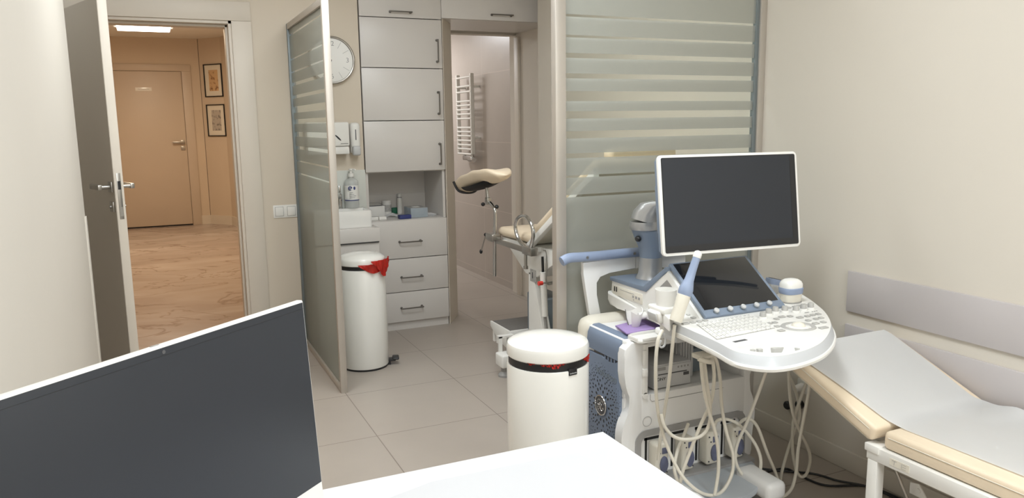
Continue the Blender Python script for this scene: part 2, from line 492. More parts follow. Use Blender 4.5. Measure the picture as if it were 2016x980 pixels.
# behind the cabinet, splayed reveal, wall above openings
o = MB().box((0.94, YW + 0.15, 0), (1.27, 8.2, 2.6)).build('wall_bathroom_left', m_wall, smooth=0); struct(o)
pz = [(1.857, 5.11, 0), (2.0, 5.335, 0), (2.0, 5.78, 0), (1.94, 5.78, 0), (1.94, 5.5, 0), (1.852, 5.5, 0), (1.852, 5.11, 0)]
o = MB().prism(pz, (0, 0, 2.128)).build('wall_reveal', m_doorw, smooth=0); struct(o)
o = MB().box((1.27, 5.78, 2.115), (2.85, 5.88, 2.6)).build('wall_bathroom_front', m_wall, smooth=0); struct(o)
o = MB().box((1.27, 5.60, 0), (1.94, 5.88, 2.115)).build('wall_bathroom_front', m_wall, smooth=0); struct(o)
# right wall
o = MB().box((XR, -1.7, 0), (XR + 0.12, 4.93, ROOM_H)).build('wall_right', m_wall, smooth=0); struct(o)
o = MB().box((2.72, 4.80, 0), (2.85, 5.9, 2.6)).build('wall_right_recess', m_wall, smooth=0); struct(o)
o = MB().box((2.74, 5.9, 0), (2.86, 8.2, 2.6)).build('wall_bathroom_right', m_bathwall, smooth=0); struct(o)
o = MB().box((1.2, 8.1, 0), (2.86, 8.2, 2.6)).build('wall_bathroom_back', m_bathback, smooth=0); struct(o)
o = MB().box((-1.3, -1.8, 0), (XR + 0.1, -1.7, ROOM_H)).build('wall_front', m_wall, smooth=0); struct(o)
# bathroom door casing on the recess wall
mb = MB().box((2.700, 5.70, 0), (2.719, 5.779, 2.10), bev=0.002)
o = mb.build('trim_2', m_doorw); struct(o)
# baseboards
o = MB().box((XR - 0.014, -1.7, 0), (XR, 2.69, 0.082), bev=0.003).build('baseboard_right', m_wall); struct(o)
o = MB().box((XL, -1.7, 0), (XL + 0.012, YL, 0.08), bev=0.003).build('baseboard_left', m_wallw); struct(o)
# wall guards
o = MB().box((XR - 0.012, -1.7, 0.660), (XR, 2.185, 0.823), bev=0.002).build('trim_3', m_stripe); struct(o, 'upper mauve wall guard board above the couch')
o = MB().box((XR - 0.012, -1.7, 0.444), (XR, 2.185, 0.607), bev=0.002).build('trim_4', m_stripe); struct(o, 'lower mauve wall guard board behind the couch')

# door casing
mb = MB()
mb.box((DX1 - 0.004, YW - 0.014, 0), (0.612, YW, DH - 0.0045), bev=0.002)
mb.box((DX0 - 0.11, YW - 0.014, 0), (DX0 + 0.004, YW, DH - 0.0045), bev=0.002)
mb.box((DX0 - 0.11, YW - 0.014, DH - 0.004), (0.612, YW, 2.17), bev=0.003)
o = mb.build('trim_5', m_doorw); struct(o)
mb = MB()
mb.box((DX1 - 0.022, YW - 0.002, 0), (DX1, YW + 0.15, DH), bev=0.002)
mb.box((DX1 - 0.037, YW + 0.045, 0), (DX1 - 0.022, YW + 0.15, DH), bev=0.002)
mb.box((DX0, YW - 0.002, 0), (DX0 + 0.014, YW + 0.15, DH), bev=0.002)
mb.box((DX0, YW - 0.002, DH - 0.022), (DX1, YW + 0.15, DH), bev=0.002)
mb.box((DX0, YW + 0.045, DH - 0.037), (DX1, YW + 0.15, DH - 0.022), bev=0.002)
o = mb.build('trim_6', m_doorw); struct(o)
o = MB().box((DX1 - 0.0225, YW + 0.004, 1.06), (DX1 - 0.021, YW + 0.03, 1.26)).build('strike_plate', m_metal, o)

# open door leaf
D = Vector((0.329, -0.944, 0)).normalized(); NL = Vector((D.y, -D.x, 0)).normalized()  # NL points left / towards -X
if NL.x > 0: NL = -NL
HG = Vector((-0.459, 5.095, 0))
LW = 0.845; TH = 0.042
ML = frame(HG, D, -NL, (0, 0, 1))     # local x along leaf, local y away from the visible face (thickness 0..TH)
o1 = MB(ML).box((0.0, 0, 0.008), (LW, TH, 2.05), bev=0.0015).build('door_1', m_doorw, loc=HG); struct(o1, 'open beige door leaf seen edge on')
MB(ML).box((0.001, -0.0012, 0.012), (LW - 0.002, 0.0002, 2.046)).build('door_face', m_doorw, o1)
zh = 1.135
mb = MB(ML).box((LW - 0.0005, 0.011, zh - 0.16), (LW + 0.0018, 0.031, zh + 0.07), bev=0.0008)
mb.build('lock_plate', m_metal, o1)
MB(ML).box((LW + 0.0015, 0.014, zh - 0.012), (LW + 0.0022, 0.028, zh + 0.03)).build('latch', m_black, o1)
MB(ML).box((LW + 0.0015, 0.013, zh - 0.145), (LW + 0.003, 0.029, zh - 0.10)).build('deadbolt_cover', m_metal, o1)
for s_, nm in ((-1, 'handle on the taupe face'), (1, 'handle on the far face')):
    y0 = -0.001 if s_ < 0 else TH
    mb = MB(ML)
    mb.box((LW - 0.075, min(y0, y0 + s_ * 0.008), zh - 0.026), (LW - 0.023, max(y0, y0 + s_ * 0.008), zh + 0.026), bev=0.002)
    mb.cyl((LW - 0.05, y0, zh), (LW - 0.05, y0 + s_ * 0.055, zh), 0.0095)
    mb.box((LW - 0.175, min(y0 + s_ * 0.045, y0 + s_ * 0.065), zh - 0.013), (LW - 0.038, max(y0 + s_ * 0.045, y0 + s_ * 0.065), zh + 0.013), bev=0.003)
    mb.build('door_handle', m_metal, o1)
    mb = MB(ML)
    mb.box((LW - 0.075, min(y0, y0 + s_ * 0.008), zh - 0.125), (LW - 0.023, max(y0, y0 + s_ * 0.008), zh - 0.073), bev=0.002)
    mb.cyl((LW - 0.049, y0, zh - 0.099), (LW - 0.049, y0 + s_ * 0.016, zh - 0.099), 0.007)
    mb.build('lock_rosette', m_metal, o1)

# ------------------------------------------------------------------ hall beyond the door
YH = 12.35
o = MB().box((-1.6, YH, 0), (0.72, YH + 0.1, HALL_H)).build('wall_hall_far', m_hallwall, smooth=0); struct(o)
pw = [(0.726, 12.35, 0), (1.0, 12.02, 0), (1.10, 11.5, 0), (1.10, 8.0, 0), (1.3, 8.0, 0), (1.3, 12.6, 0), (0.726, 12.6, 0)]
o = MB().prism(pw, (0, 0, HALL_H)).build('wall_hall_right', m_hallwall, smooth=0); struct(o)
o = MB().box((0.80, YW + 0.15, 0), (0.94, 8.0, HALL_H)).build('wall_hall_right_near', m_hallwall, smooth=0); struct(o)
o = MB().box((-1.6, YW + 0.15, 0), (-1.5, YH, HALL_H)).build('wall_hall_left', m_hallwall, smooth=0); struct(o)
o = MB().box((0.94, 8.2, 0), (1.3, 8.3, HALL_H)).build('wall_hall_nook', m_hallwall, smooth=0); struct(o)
bb = [(0.60, 12.335, 0), (0.72, 12.335, 0), (0.99, 12.01, 0), (1.088, 11.5, 0), (1.088, 8.3, 0), (1.10, 8.3, 0), (1.10, 11.5, 0), (1.0, 12.02, 0), (0.726, 12.35, 0), (0.60, 12.35, 0)]
o = MB().prism(bb, (0, 0, 0.13)).build('baseboard_hall', m_doorw, smooth=0); struct(o)
# hall door
o2 = MB().box((-0.52, YH - 0.03, 0.02), (0.468, YH, 2.22), bev=0.002).build('door_2', m_halldoor); struct(o2, 'closed pale door at the end of the hall')
mb = MB()
mb.box((0.474, YH - 0.02, 0), (0.60, YH, 2.2255), bev=0.003)
mb.box((-0.64, YH - 0.02, 0), (-0.525, YH, 2.2255), bev=0.003)
mb.box((-0.64, YH - 0.02, 2.226), (0.60, YH, 2.32), bev=0.003)
o = mb.build('trim_7', m_halldoor); struct(o)
MB().box((-0.52, YH - 0.012, 0.001), (0.47, YH - 0.002, 0.019)).build('threshold_gap', m_black, o2)
c = ay(360, 280, YH - 0.03)
mb = MB().box((c.x - 0.03, YH - 0.045, c.z - 0.03), (c.x + 0.03, YH - 0.03, c.z + 0.03), bev=0.003)
mb.box((c.x - 0.14, YH - 0.085, c.z - 0.012), (c.x + 0.03, YH - 0.065, c.z + 0.012), bev=0.003).cyl((c.x, YH - 0.03, c.z), (c.x, YH - 0.075, c.z), 0.01)
mb.build('door_handle', m_metal, o2)
MB().box((c.x - 0.03, YH - 0.04, c.z - 0.115), (c.x + 0.03, YH - 0.03, c.z - 0.055), bev=0.003).build('lock_rosette', m_metal, o2)
a = ay(266, 172, YH - 0.03); b = ay(299, 179, YH - 0.03)
s0 = thing('door_sign', 'small white name plate on the closed hall door', 'sign', ((a.x + b.x) / 2, YH - 0.03, (a.z + b.z) / 2))
MB().box((a.x, YH - 0.034, b.z), (b.x, YH - 0.030, a.z), bev=0.001).build('plate', m_whitegl, s0)
MB().text('SALA ZABIEGOWA', frame(((a.x + b.x) / 2, YH - 0.0345, (a.z + b.z) / 2), (1, 0, 0), (0, 0, 1), (0, -1, 0)), 0.017).build('lettering', m_mgrey, s0)
# pictures on the angled wall
A0 = Vector((0.726, 12.35, 0)); A1 = Vector((1.0, 12.02, 0)); U = (A1 - A0).normalized(); NN = Vector((U.y, -U.x, 0))
if NN.y > 0: NN = -NN
def onang(px, py):
    d = ray(px, py); n = NN; t = ((A0 - CAMP).dot(n)) / d.dot(n); return CAMP + d * t
def m_art(name, c0, c1, sc):
    m = bpy.data.materials.new(name); m.use_nodes = True
    nt = m.node_tree; N = nt.nodes; L = nt.links; b = N['Principled BSDF']; b.inputs['Roughness'].default_value = 0.6
    tc = N.new('ShaderNodeTexCoord'); n = N.new('ShaderNodeTexNoise'); n.inputs['Scale'].default_value = sc; n.inputs['Detail'].default_value = 5
    L.new(tc.outputs['Object'], n.inputs['Vector']); r = N.new('ShaderNodeValToRGB')
    r.color_ramp.elements[0].position = 0.38; r.color_ramp.elements[0].color = c0
    r.color_ramp.elements[1].position = 0.5; r.color_ramp.elements[1].color = c1
    L.new(n.outputs['Fac'], r.inputs[0]); L.new(r.outputs[0], b.inputs['Base Color']); return m
for (q, lab, mm) in (((401, 127, 441, 190), 'black framed small tan print with brown marks, upper of two on the hall wall', m_art('art_tan', srgb(140, 100, 70), srgb(206, 172, 130), 14)),
                     ((407, 206, 447, 268), 'black framed grey print of a tall plant shape, lower of two on the hall wall', m_art('art_grey', srgb(130, 125, 118), srgb(184, 176, 166), 20))):
    tl = onang(q[0], q[1]); br = onang(q[2], q[3])
    ww = (br - tl).dot(U); z1 = tl.z; z0 = br.z
    org = Vector((tl.x, tl.y, z0)); Mx = frame(org, U, NN, (0, 0, 1)); H = z1 - z0
    t = thing('framed_picture', lab, 'picture', org, 'framed prints in the hall')
    mb = MB(Mx)
    for a_, b_ in (((0, 0, 0), (ww, 0.02, 0.014)), ((0, 0, H - 0.014), (ww, 0.02, H)), ((0, 0, 0), (0.014, 0.02, H)), ((ww - 0.014, 0, 0), (ww, 0.02, H))): mb.box(a_, b_)
    mb.build('frame', m_black, t, smooth=0)
    MB(Mx).box((0.01, 0.0, 0.01), (ww - 0.01, 0.008, H - 0.01)).build('mount', m_cream, t, smooth=0)
    MB(Mx).box((ww * 0.26, 0.008, H * 0.18), (ww * 0.76, 0.0095, H * 0.82)).build('print', mm, t, smooth=0)
# hall lamp
t = thing('ceiling_lamp', 'rectangular lit ceiling lamp in the warm hall', 'lamp', (0.03, 9.7, HALL_H))
P = [az(228, 51, HALL_H - 0.09), az(337, 51, HALL_H - 0.09), az(337, 64, HALL_H - 0.09)]
yy0 = P[2].y; yy1 = P[0].y
MB().box((P[0].x - 0.04, min(yy0, yy1) + 0.0, HALL_H - 0.05), (P[1].x + 0.04, max(yy0, yy1), HALL_H), bev=0.005).build('housing', m_white, t)
o = MB().box((P[0].x, min(yy0, yy1), HALL_H - 0.09), (P[1].x, max(yy0, yy1), HALL_H - 0.048), bev=0.008)
o.build('diffuser', emis('lamp_glow', (1.0, 0.93, 0.82, 1), 6.0), t)
# hall socket near the right jamb
c = Vector((1.088, 11.4, 0.30)); q = ax(475, 405, 1.10)
o = MB().box((1.085, q.y - 0.04, q.z - 0.06), (1.10, q.y + 0.04, q.z + 0.06), bev=0.004).build('wall_socket', m_white, loc=(1.1, q.y, q.z)); tag(o, 'small white wall socket low on the hall wall beside the door jamb', 'socket')

# ceiling panels of the room and the exam corner
m_pan = emis('panel_glow', (1, 0.98, 0.95, 1), 4.0)
LABP = ['square white ceiling light panel behind the desk near the left wall', 'square white ceiling light panel behind the desk near the couch',
        'square white ceiling light panel between the desk and the ultrasound machine', 'square white ceiling light panel in front of the door',
        'square white ceiling light panel over the passage between the glass screens']
for (x, y), lb in zip(PANELS + [(1.2, 3.25)], LABP):
    t = thing('ceiling_light', lb, 'lamp', (x, y, ROOM_H), 'ceiling light panels')
    mb = MB()
    for a_, b_ in (((-.31, -.31), (.31, -.295)), ((-.31, .295), (.31, .31)), ((-.31, -.31), (-.295, .31)), ((.295, -.31), (.31, .31))):
        mb.box((x + a_[0], y + a_[1], ROOM_H - 0.03), (x + b_[0], y + b_[1], ROOM_H - 0.001))
    mb.build('frame', m_white, t, smooth=0)
    MB().box((x - .294, y - .294, ROOM_H - 0.026), (x + .294, y + .294, ROOM_H - 0.004)).build('diffuser', m_pan, t, smooth=0)

t = thing('fill_light', 'added unseen round ceiling fill light over the entrance recess', 'lamp', (-0.75, 4.55, ROOM_H))  # invented fixture for the added fill lamp, out of view
MB().lathe((-0.75, 4.55, ROOM_H - 0.02), [(0.09, 0), (0.09, 0.019)]).build('ring', m_white, t)
MB().lathe((-0.75, 4.55, ROOM_H - 0.023), [(0.07, 0), (0.07, 0.003)]).build('diffuser', m_pan, t)
# ------------------------------------------------------------------ light switches on door wall
a = ay(537, 404, YW); b = ay(586, 427, YW)
t = thing('light_switch', 'white double light switch on the beige wall left of the glass screen', 'switch', (a.x, YW, b.z))
zc = (a.z + b.z) / 2; hh = 0.041
MB().box((a.x, YW - 0.006, zc - hh), (b.x, YW - 0.0002, zc + hh), bev=0.003).build('frame', m_white, t)
wd = (b.x - a.x) / 2
for k in range(2):
    x0 = a.x + k * wd
    MB().box((x0 + 0.011, YW - 0.0066, zc - 0.030), (x0 + wd - 0.011, YW - 0.0055, zc + 0.030)).build('rocker_gap', m_mgrey, t)
    MB().box((x0 + 0.013, YW - 0.011, zc - 0.028), (x0 + wd - 0.013, YW - 0.0055, zc + 0.028), bev=0.002).build('rocker', m_white, t)

# ================================================================== GLASS SCREENS
def screen1():
    x0, x1 = 0.82, 0.856; y0, y1 = 4.0, YW - 0.001; zt = 2.02
    t = thing('glass_partition', 'narrow frosted glass screen on metal frame standing out from the door wall', 'partition', (x0, y0, 0), 'striped frosted glass screens')
    mb = MB(); mb.box((x0, y0, 0), (x1, y0 + 0.028, zt + 0.03), bev=0.0015)
    mb.build('post', m_post, t)
    MB().box((x0, y1 - 0.03, 0), (x1, y1, zt + 0.03), bev=0.0015).build('post', m_postside, t)
    MB().box((x0, y0 + 0.028, zt - 0.005), (x1, y1 - 0.03, zt + 0.03), bev=0.0015).build('rail', m_post, t)
    MB().box((x0, y0 + 0.028, 0), (x1, y1 - 0.03, 0.035), bev=0.0015).build('rail', m_post, t)
    MB().box((x0 + 0.012, y0 + 0.028, 0.035), (x0 + 0.018, y1 - 0.03, zt - 0.005)).build('pane', m_frosted, t, smooth=0)
screen1()
def screen2():
    y0 = 2.703; y1 = 2.741
    xa = ay(1092, 300, y0).x; xb = ay(1115, 300, y0).x
    xa = xb - 0.046
    t = thing('glass_partition', 'wide frosted glass screen standing behind the ultrasound machine', 'partition', (xa, y0, 0), 'striped frosted glass screens')
    MB().box((xa, y0, 0), (xb, y1, 2.3), bev=0.002).build('post', m_post, t)
    MB().box((XR - 0.034, y0, 0), (XR, y1, 2.3), bev=0.002).build('post', m_post, t)
    MB().box((XR - 0.052, y0 + 0.008, 0.03), (XR - 0.034, y1 - 0.008, 2.26), bev=0.002).build('seal', m_postside, t)
    MB().box((xb, y0, 2.26), (XR - 0.034, y1, 2.3), bev=0.002).build('rail', m_post, t)
    MB().box((xb, y0, 0), (XR - 0.034, y1, 0.035), bev=0.002).build('rail', m_post, t)
    MB().box((xb, y0 + 0.014, 0.035), (XR - 0.048, y0 + 0.020, 2.262)).build('pane', m_frosted, t, smooth=0)
screen2()

# ================================================================== TALL CABINET
CY = 5.118
def pull(p0, p1, par, out=(0, -1, 0), r=0.0048):
    p0 = Vector(p0); p1 = Vector(p1); out = Vector(out); d = (p1 - p0).normalized()
    mb = MB(); mb.tube([p0, p0 + out * 0.026, p0 + out * 0.030 + d * 0.006, p1 + out * 0.030 - d * 0.006, p1 + out * 0.026, p1], r, n=8, sub=3)
    mb.cyl(p0, p0 + out * 0.004, 0.009, n=12).cyl(p1, p1 + out * 0.004, 0.009, n=12)
    return mb.build('handle', m_darkmetal, par)
t = thing('tall_cabinet', 'tall white built-in cabinet with open niche between doors and drawers', 'cabinet', (1.56, CY, 0))
x0, x1 = 1.284, 1.846
zT, zB = 1.104, 0.776
mb = MB()
mb.box((x0, CY + 0.002, 0), (x0 + 0.018, CY + 0.42, 2.59)); mb.box((x1 - 0.018, CY + 0.002, 0), (x1, CY + 0.42, 2.59))
mb.box((x0, CY + 0.40, 0.05), (x1, CY + 0.42, 2.59)); mb.box((x0 + 0.018, CY + 0.002, zB - 0.018), (x1 - 0.018, CY + 0.40, zB)); mb.box((x0 + 0.018, CY + 0.002, zT), (x1 - 0.018, CY + 0.40, zT + 0.018))
mb.box((x0 + 0.018, CY + 0.012, 0.0), (x1 - 0.018, CY + 0.03, 0.056)); mb.box((x0, CY + 0.002, 2.57), (x1, CY + 0.42, 2.59))
mb.build('body', m_cab, t, smooth=0)
zd = [zT + 0.004, 1.449, 1.795, 2.118, 2.588]
for k in range(4):
    d = MB().box((x0 + 0.0, CY - 0.018, zd[k] + 0.0025), (x1 - 0.001, CY, zd[k + 1] - 0.0025), bev=0.0012).build('door', m_cab, t)
    zc = (zd[k] + zd[k + 1]) / 2
    if k == 3:
        a = ay(766, 21, CY); b = ay(806, 22, CY); pull((a.x, CY - 0.018, 2.155), (b.x, CY - 0.018, 2.155), d)
    else:
        a = ay((866, 862, 857)[k], (322, 224, 122)[k], CY); b = ay((865, 861, 856)[k], (283, 182, 80)[k], CY)
        pull((1.808, CY - 0.018, a.z), (1.808, CY - 0.018, b.z), d)
zr = [0.058, 0.272, 0.508, zB - 0.0]
for k in range(3):
    d = MB().box((x0, CY - 0.018, zr[k] + 0.0025), (x1 - 0.001, CY, zr[k + 1] - 0.0025), bev=0.0012).build('drawer', m_cab, t)
    q = [(789, 829, 603), (789, 828, 543), (785, 826, 474)][k]
    a = ay(q[0], q[2], CY); b = ay(q[1], q[2], CY); pull((a.x, CY - 0.018, (a.z + b.z) / 2), (b.x, CY - 0.018, (a.z + b.z) / 2), d)
MB().box((x0 + 0.018, CY + 0.003, 0.0), (x1 - 0.0, CY + 0.012, 0.055)).build('plinth', m_cab, t, smooth=0)
MB().box((x0 + 0.019, CY + 0.392, zB + 0.001), (x1 - 0.019, CY + 0.40, zB + 0.145)).build('back_strip', m_cab, t, smooth=0)
# cupboard over the passage
t = thing('wall_cupboard', 'white cupboard bridging the passage beside the tall cabinet', 'cabinet', (2.2, CY, 2.128))
MB().box((x1 + 0.002, CY + 0.002, 2.128), (2.719, CY + 0.60, 2.59)).build('body', m_cab, t, smooth=0)
d = MB().box((x1 + 0.002, CY - 0.018, 2.130), (2.719, CY, 2.588), bev=0.0012).build('door', m_cab, t)
a = ay(966, 30, CY); b = ay(1004, 31, CY); pull((a.x, CY - 0.018, a.z), (b.x, CY - 0.018, a.z), d)

# niche contents
NY = CY
def nb(name, p, w_, d_, h_, m, lab, cat, rz=0, parts=None, group=None):
    c = az(p[0], p[1], zB); c.z = zB + 0.001
    t = thing(name, lab, cat, c, group)
    R = Matrix.Translation(c) @ Matrix.Rotation(math.radians(rz), 4, 'Z')
    MB(R).box((-w_ / 2, 0, 0), (w_ / 2, d_, h_), bev=0.0015).build('carton', m, t)
    return t, R
t, R = nb('cardboard_box', (742, 427), 0.12, 0.13, 0.075, m_white, 'open white carton at the left end of the niche', 'box')
MB(R).box((-0.055, 0.01, 0.0745), (0.045, 0.12, 0.0762)).build('opening', m_dgrey, t)
MB(R).box((-0.058, 0.02, 0.077), (0.055, 0.125, 0.079), R=rot('X', 10)).build('flap', m_white, t)
for (p, lab, rz) in (((738.5, 434), 'small white packet, left of two in front of the open carton', 2), ((754, 433.0), 'small white packet, right of two in front of the open carton', -3)):
    nb('small_packet', p, 0.05, 0.05, 0.022, m_white, lab, 'packet', rz, group='small white packets in the niche')
c = az(764, 425, zB); c.y += 0.03; c.z = zB + 0.001
t = thing('storage_jar', 'short white jar with grey print in the middle of the niche', 'jar', c)
MB().lathe(c, [(0.033, 0), (0.034, 0.005), (0.034, 0.098), (0.035, 0.1), (0.035, 0.108), (0.03, 0.11)]).build('body', m_white, t)
MB().lathe(c, [(0.0345, 0.03), (0.0345, 0.08)], cap=False).build('print', m_label, t)
c = az(778, 421, zB); c.z = zB + 0.001; c.y += 0.02
t = thing('tape_roll', 'green packet behind the spray can', 'packet', c)
MB().box(c + Vector((-0.02, -0.01, 0)), c + Vector((0.025, 0.03, 0.045)), bev=0.004).build('carton', m_green, t)
c = az(789, 421, zB); c.z = zB + 0.001; c.y += 0.02
t = thing('spray_can', 'slim white spray can standing in the niche', 'spray can', c)
MB().lathe(c, [(0.018, 0), (0.0195, 0.004), (0.0195, 0.11), (0.016, 0.118)]).build('can', m_white, t)
MB().lathe(c + Vector((0, 0, 0.118)), [(0.0165, 0), (0.0165, 0.004)]).build('collar', m_dgrey, t)
MB().lathe(c + Vector((0, 0, 0.122)), [(0.0155, 0), (0.015, 0.02), (0.010, 0.026), (0.004, 0.028)]).build('cap', m_white, t)
nb('flat_box', (799, 431), 0.082, 0.05, 0.026, m_tapeblue, 'small dark blue box lying before the spray can', 'box', 3)
t, R = nb('cardboard_box', (826, 428), 0.125, 0.16, 0.066, m_boxgrey, 'grey blue tissue box at the right of the niche', 'box', 0)
MB(R).box((-0.06, 0.004, 0.0655), (0.06, 0.15, 0.068), bev=0.001).build('lid', m_mgrey, t)
MB(R).box((-0.03, 0.05, 0.0678), (0.02, 0.10, 0.070), bev=0.001).build('slot_tissue', m_white, t)
c = az(773, 428, zB); c.z = zB + 0.001
mb = MB(); mb.grid(lambda u, v: Vector((c.x - 0.045 + 0.11 * u, c.y + 0.07 * v, zB + 0.003 + 0.03 * math.sin(PI * u) * (0.4 + 0.6 * v) * (1 - 0.5 * u) + 0.004 * math.sin(9 * v + 7 * u))), 14, 8, 0.001)
tag(mb.build('folded_leaflet', m_paper, loc=c), 'crumpled white paper lying between jar and spray can', 'paper')
c = az(851, 426, zB); c.z = zB + 0.001
mb = MB()
for k in range(4): mb.box(c + Vector((-0.045 + 0.006 * k, 0.01 + 0.008 * k, 0.0015 * k + 0.002 * k)), c + Vector((0.03 + 0.004 * k, 0.13, 0.0035 * k + 0.001)), R=rot('Z', 6 * k - 9))
tag(mb.build('paper_stack', m_paper, loc=c, smooth=0), 'loose papers at the right end of the niche', 'paper')

# ================================================================== CLOCK, DISPENSERS
c0 = ay(651, 119, YW); R0 = 0.15
t = thing('wall_clock', 'round silver rimmed wall clock half hidden by the glass screen', 'clock', (c0.x, YW, c0.z))
MC = frame((c0.x, YW - 0.001, c0.z), (1, 0, 0), (0, 0, 1), (0, -1, 0))
MB(MC).rings([((0, 0, 0), R0 - 0.01), ((0, 0, 0.025), R0 - 0.01)], 48).build('case', m_white, t)
MB(MC).tube([(R0 * 0.955 * math.cos(a_), R0 * 0.955 * math.sin(a_), 0.025) for a_ in [2 * PI * k / 48 for k in range(48)]], 0.008, n=10, sub=1, closed=True).build('rim', m_metal, t)
MB(MC).rings([((0, 0, 0.0245), R0 - 0.016), ((0, 0, 0.026), R0 - 0.016)], 48).build('dial', m_white, t)
for k in range(12):
    a_ = PI / 6 * k
    if k % 3:
        MB(MC).prism([(math.cos(a_) * r_ - math.sin(a_) * s_, math.sin(a_) * r_ + math.cos(a_) * s_, 0.026) for r_, s_ in ((R0 * .56, -.0009), (R0 * .86, -.0009), (R0 * .86, .0009), (R0 * .56, .0009))], (0, 0, 0.0006)).build('hour_mark', m_mgrey, t, smooth=0)
for k, s_ in enumerate(['3', '12', '9', '6']):
    a_ = PI / 2 * k
    MB(MC).text(s_, Matrix.Translation((math.cos(a_) * R0 * 0.68, math.sin(a_) * R0 * 0.68, 0.0265)), 0.042).build('numeral', m_mgrey, t)
for nm, a_, l_, w_ in (('hour_hand', 2.7, 0.07, 0.003), ('minute_hand', -1.9, 0.10, 0.002), ):
    MB(MC).prism([(-math.sin(a_) * w_, math.cos(a_) * w_, 0.028), (math.sin(a_) * w_, -math.cos(a_) * w_, 0.028), (math.cos(a_) * l_, math.sin(a_) * l_, 0.028)], (0, 0, 0.001)).build(nm, m_black, t)

t = thing('towel_dispenser', 'white paper towel dispenser on the wall above the basin', 'dispenser', (1.08, YW, 1.25))
a = ay(690, 240, YW - 0.10); b = ay(690, 303, YW - 0.10)
xr_ = ay(690, 262, YW - 0.1).x - 0.008; z1_, z0_ = a.z, b.z
MB().box((xr_ - 0.27, YW - 0.11, z0_ + 0.05), (xr_, YW - 0.001, z1_), bev=0.012, seg=3).build('cover', m_white, t)
MB().box((xr_ - 0.268, YW - 0.105, z0_), (xr_ - 0.004, YW - 0.001, z0_ + 0.048), bev=0.006).build('tray', m_white, t)
MB(frame((xr_ - 0.075, YW - 0.111, z0_ + 0.105), (1, 0, 0), (0, 0, 1), (0, -1, 0))).rings([((0, 0, 0), (0.005, 0.026)), ((0, 0, 0.001), (0.005, 0.026))], 20, axis=Vector((0, 0, 1))).build('level_window', m_black, t)
MB().box((xr_ - 0.06, YW - 0.1118, z0_ + 0.066), (xr_ - 0.012, YW - 0.1108, z0_ + 0.0685)).build('lettering', m_dgrey, t)
t = thing('soap_dispenser', 'slim white soap dispenser beside the towel dispenser', 'dispenser', (1.2, YW, 1.25))
a = ay(700, 241, YW - 0.08); b = ay(702, 306, YW - 0.08)
xc = ay(700.5, 270, YW - 0.08).x
MB().box((xc - 0.032, YW - 0.085, b.z + 0.045), (xc + 0.032, YW - 0.001, a.z), bev=0.024, seg=5).build('cover', m_white, t)
MB().box((xc - 0.03, YW - 0.07, b.z + 0.015), (xc + 0.03, YW - 0.001, b.z + 0.09), bev=0.01, seg=3).build('back', m_white, t)
MB().box((xc - 0.026, YW - 0.105, b.z), (xc + 0.026, YW - 0.06, b.z + 0.062), bev=0.013, seg=4).build('push_lever', m_lgrey, t)
MB().box((xc - 0.004, YW - 0.0862, b.z + 0.10), (xc + 0.002, YW - 0.084, a.z - 0.045)).build('level_slot', m_dgrey, t)

# backsplash
a = ay(660, 336, YW); b = ay(718, 333, YW)
tag(MB().box((0.90, YW - 0.006, 0.80), (1.278, YW - 0.0005, a.z), bev=0.001).build('backsplash', m_backsplash, loc=(1.08, YW, 0.8)), 'plain white splashback panel behind the basin', 'splashback')

# ================================================================== WASHSTAND
WY = 4.81
t = thing('washstand', 'white washstand cupboard with thick top behind the tall bin', 'washstand', (1.08, WY, 0))
MB().box((0.875, WY + 0.01, 0.0), (1.278, YW - 0.002, 0.735), bev=0.002).build('body', m_cab, t)
MB().box((0.875, WY + 0.008, 0.03), (1.278, WY + 0.012, 0.73)).build('door', m_cab, t)
MB().box((0.87, WY - 0.01, 0.688), (1.282, YW - 0.001, 0.775), bev=0.003).build('worktop', m_cab, t)
MB().box((0.872, WY - 0.001, 0.679), (1.278, WY + 0.0095, 0.688)).build('shadow_gap', m_dgrey, t)
t = thing('basin', 'small rectangular white countertop basin', 'basin', (1.07, 4.95, 0.776))
bx0, bx1, by0, by1, bz0, bz1 = 0.88, 1.25, 4.86, 5.09, 0.776, 0.885
mb = MB()
mb.box((bx0, by0, bz0), (bx1, by0 + 0.014, bz1), bev=0.005); mb.box((bx0, by1 - 0.06, bz0), (bx1, by1, bz1), bev=0.005)
mb.box((bx0, by0, bz0), (bx0 + 0.014, by1, bz1), bev=0.005); mb.box((bx1 - 0.014, by0, bz0), (bx1, by1, bz1), bev=0.005)
mb.box((bx0 + 0.002, by0 + 0.002, bz0), (bx1 - 0.002, by1 - 0.002, bz0 + 0.03))
mb.build('bowl', m_ceramic, t)
t = thing('faucet', 'chrome basin tap partly hidden by the glass screen', 'tap', (1.06, 5.06, 0.885))
fx = ay(669, 395, 5.055).x
MB().cyl((fx, 5.058, 0.8855), (fx, 5.058, 0.98), 0.017).tube([(fx, 5.058, 0.965), (fx - 0.01, 5.0, 0.985), (fx - 0.02, 4.95, 0.965)], 0.010).build('body', m_chrome, t)
MB().box((fx - 0.007, 5.045, 0.985), (fx + 0.007, 5.07, 1.035), bev=0.003).build('lever', m_chrome, t)
c = Vector((ay(693.5, 400, 5.055).x, 5.055, 0.8855))
t = thing('pump_bottle', 'clear pump bottle with white label standing on the basin rim', 'bottle', c)
MB().lathe(c, [(0.042, 0), (0.046, 0.005), (0.046, 0.165), (0.043, 0.178), (0.03, 0.19), (0.016, 0.196), (0.016, 0.205)]).build('body', m_clear, t)
MB().lathe(c, [(0.0468, 0.05), (0.0468, 0.15)], cap=False).build('label', m_white, t)
MB().lathe(c, [(0.0471, 0.05), (0.0471, 0.056)], cap=False).build('label_band', m_tapeblue, t)
mb = MB()
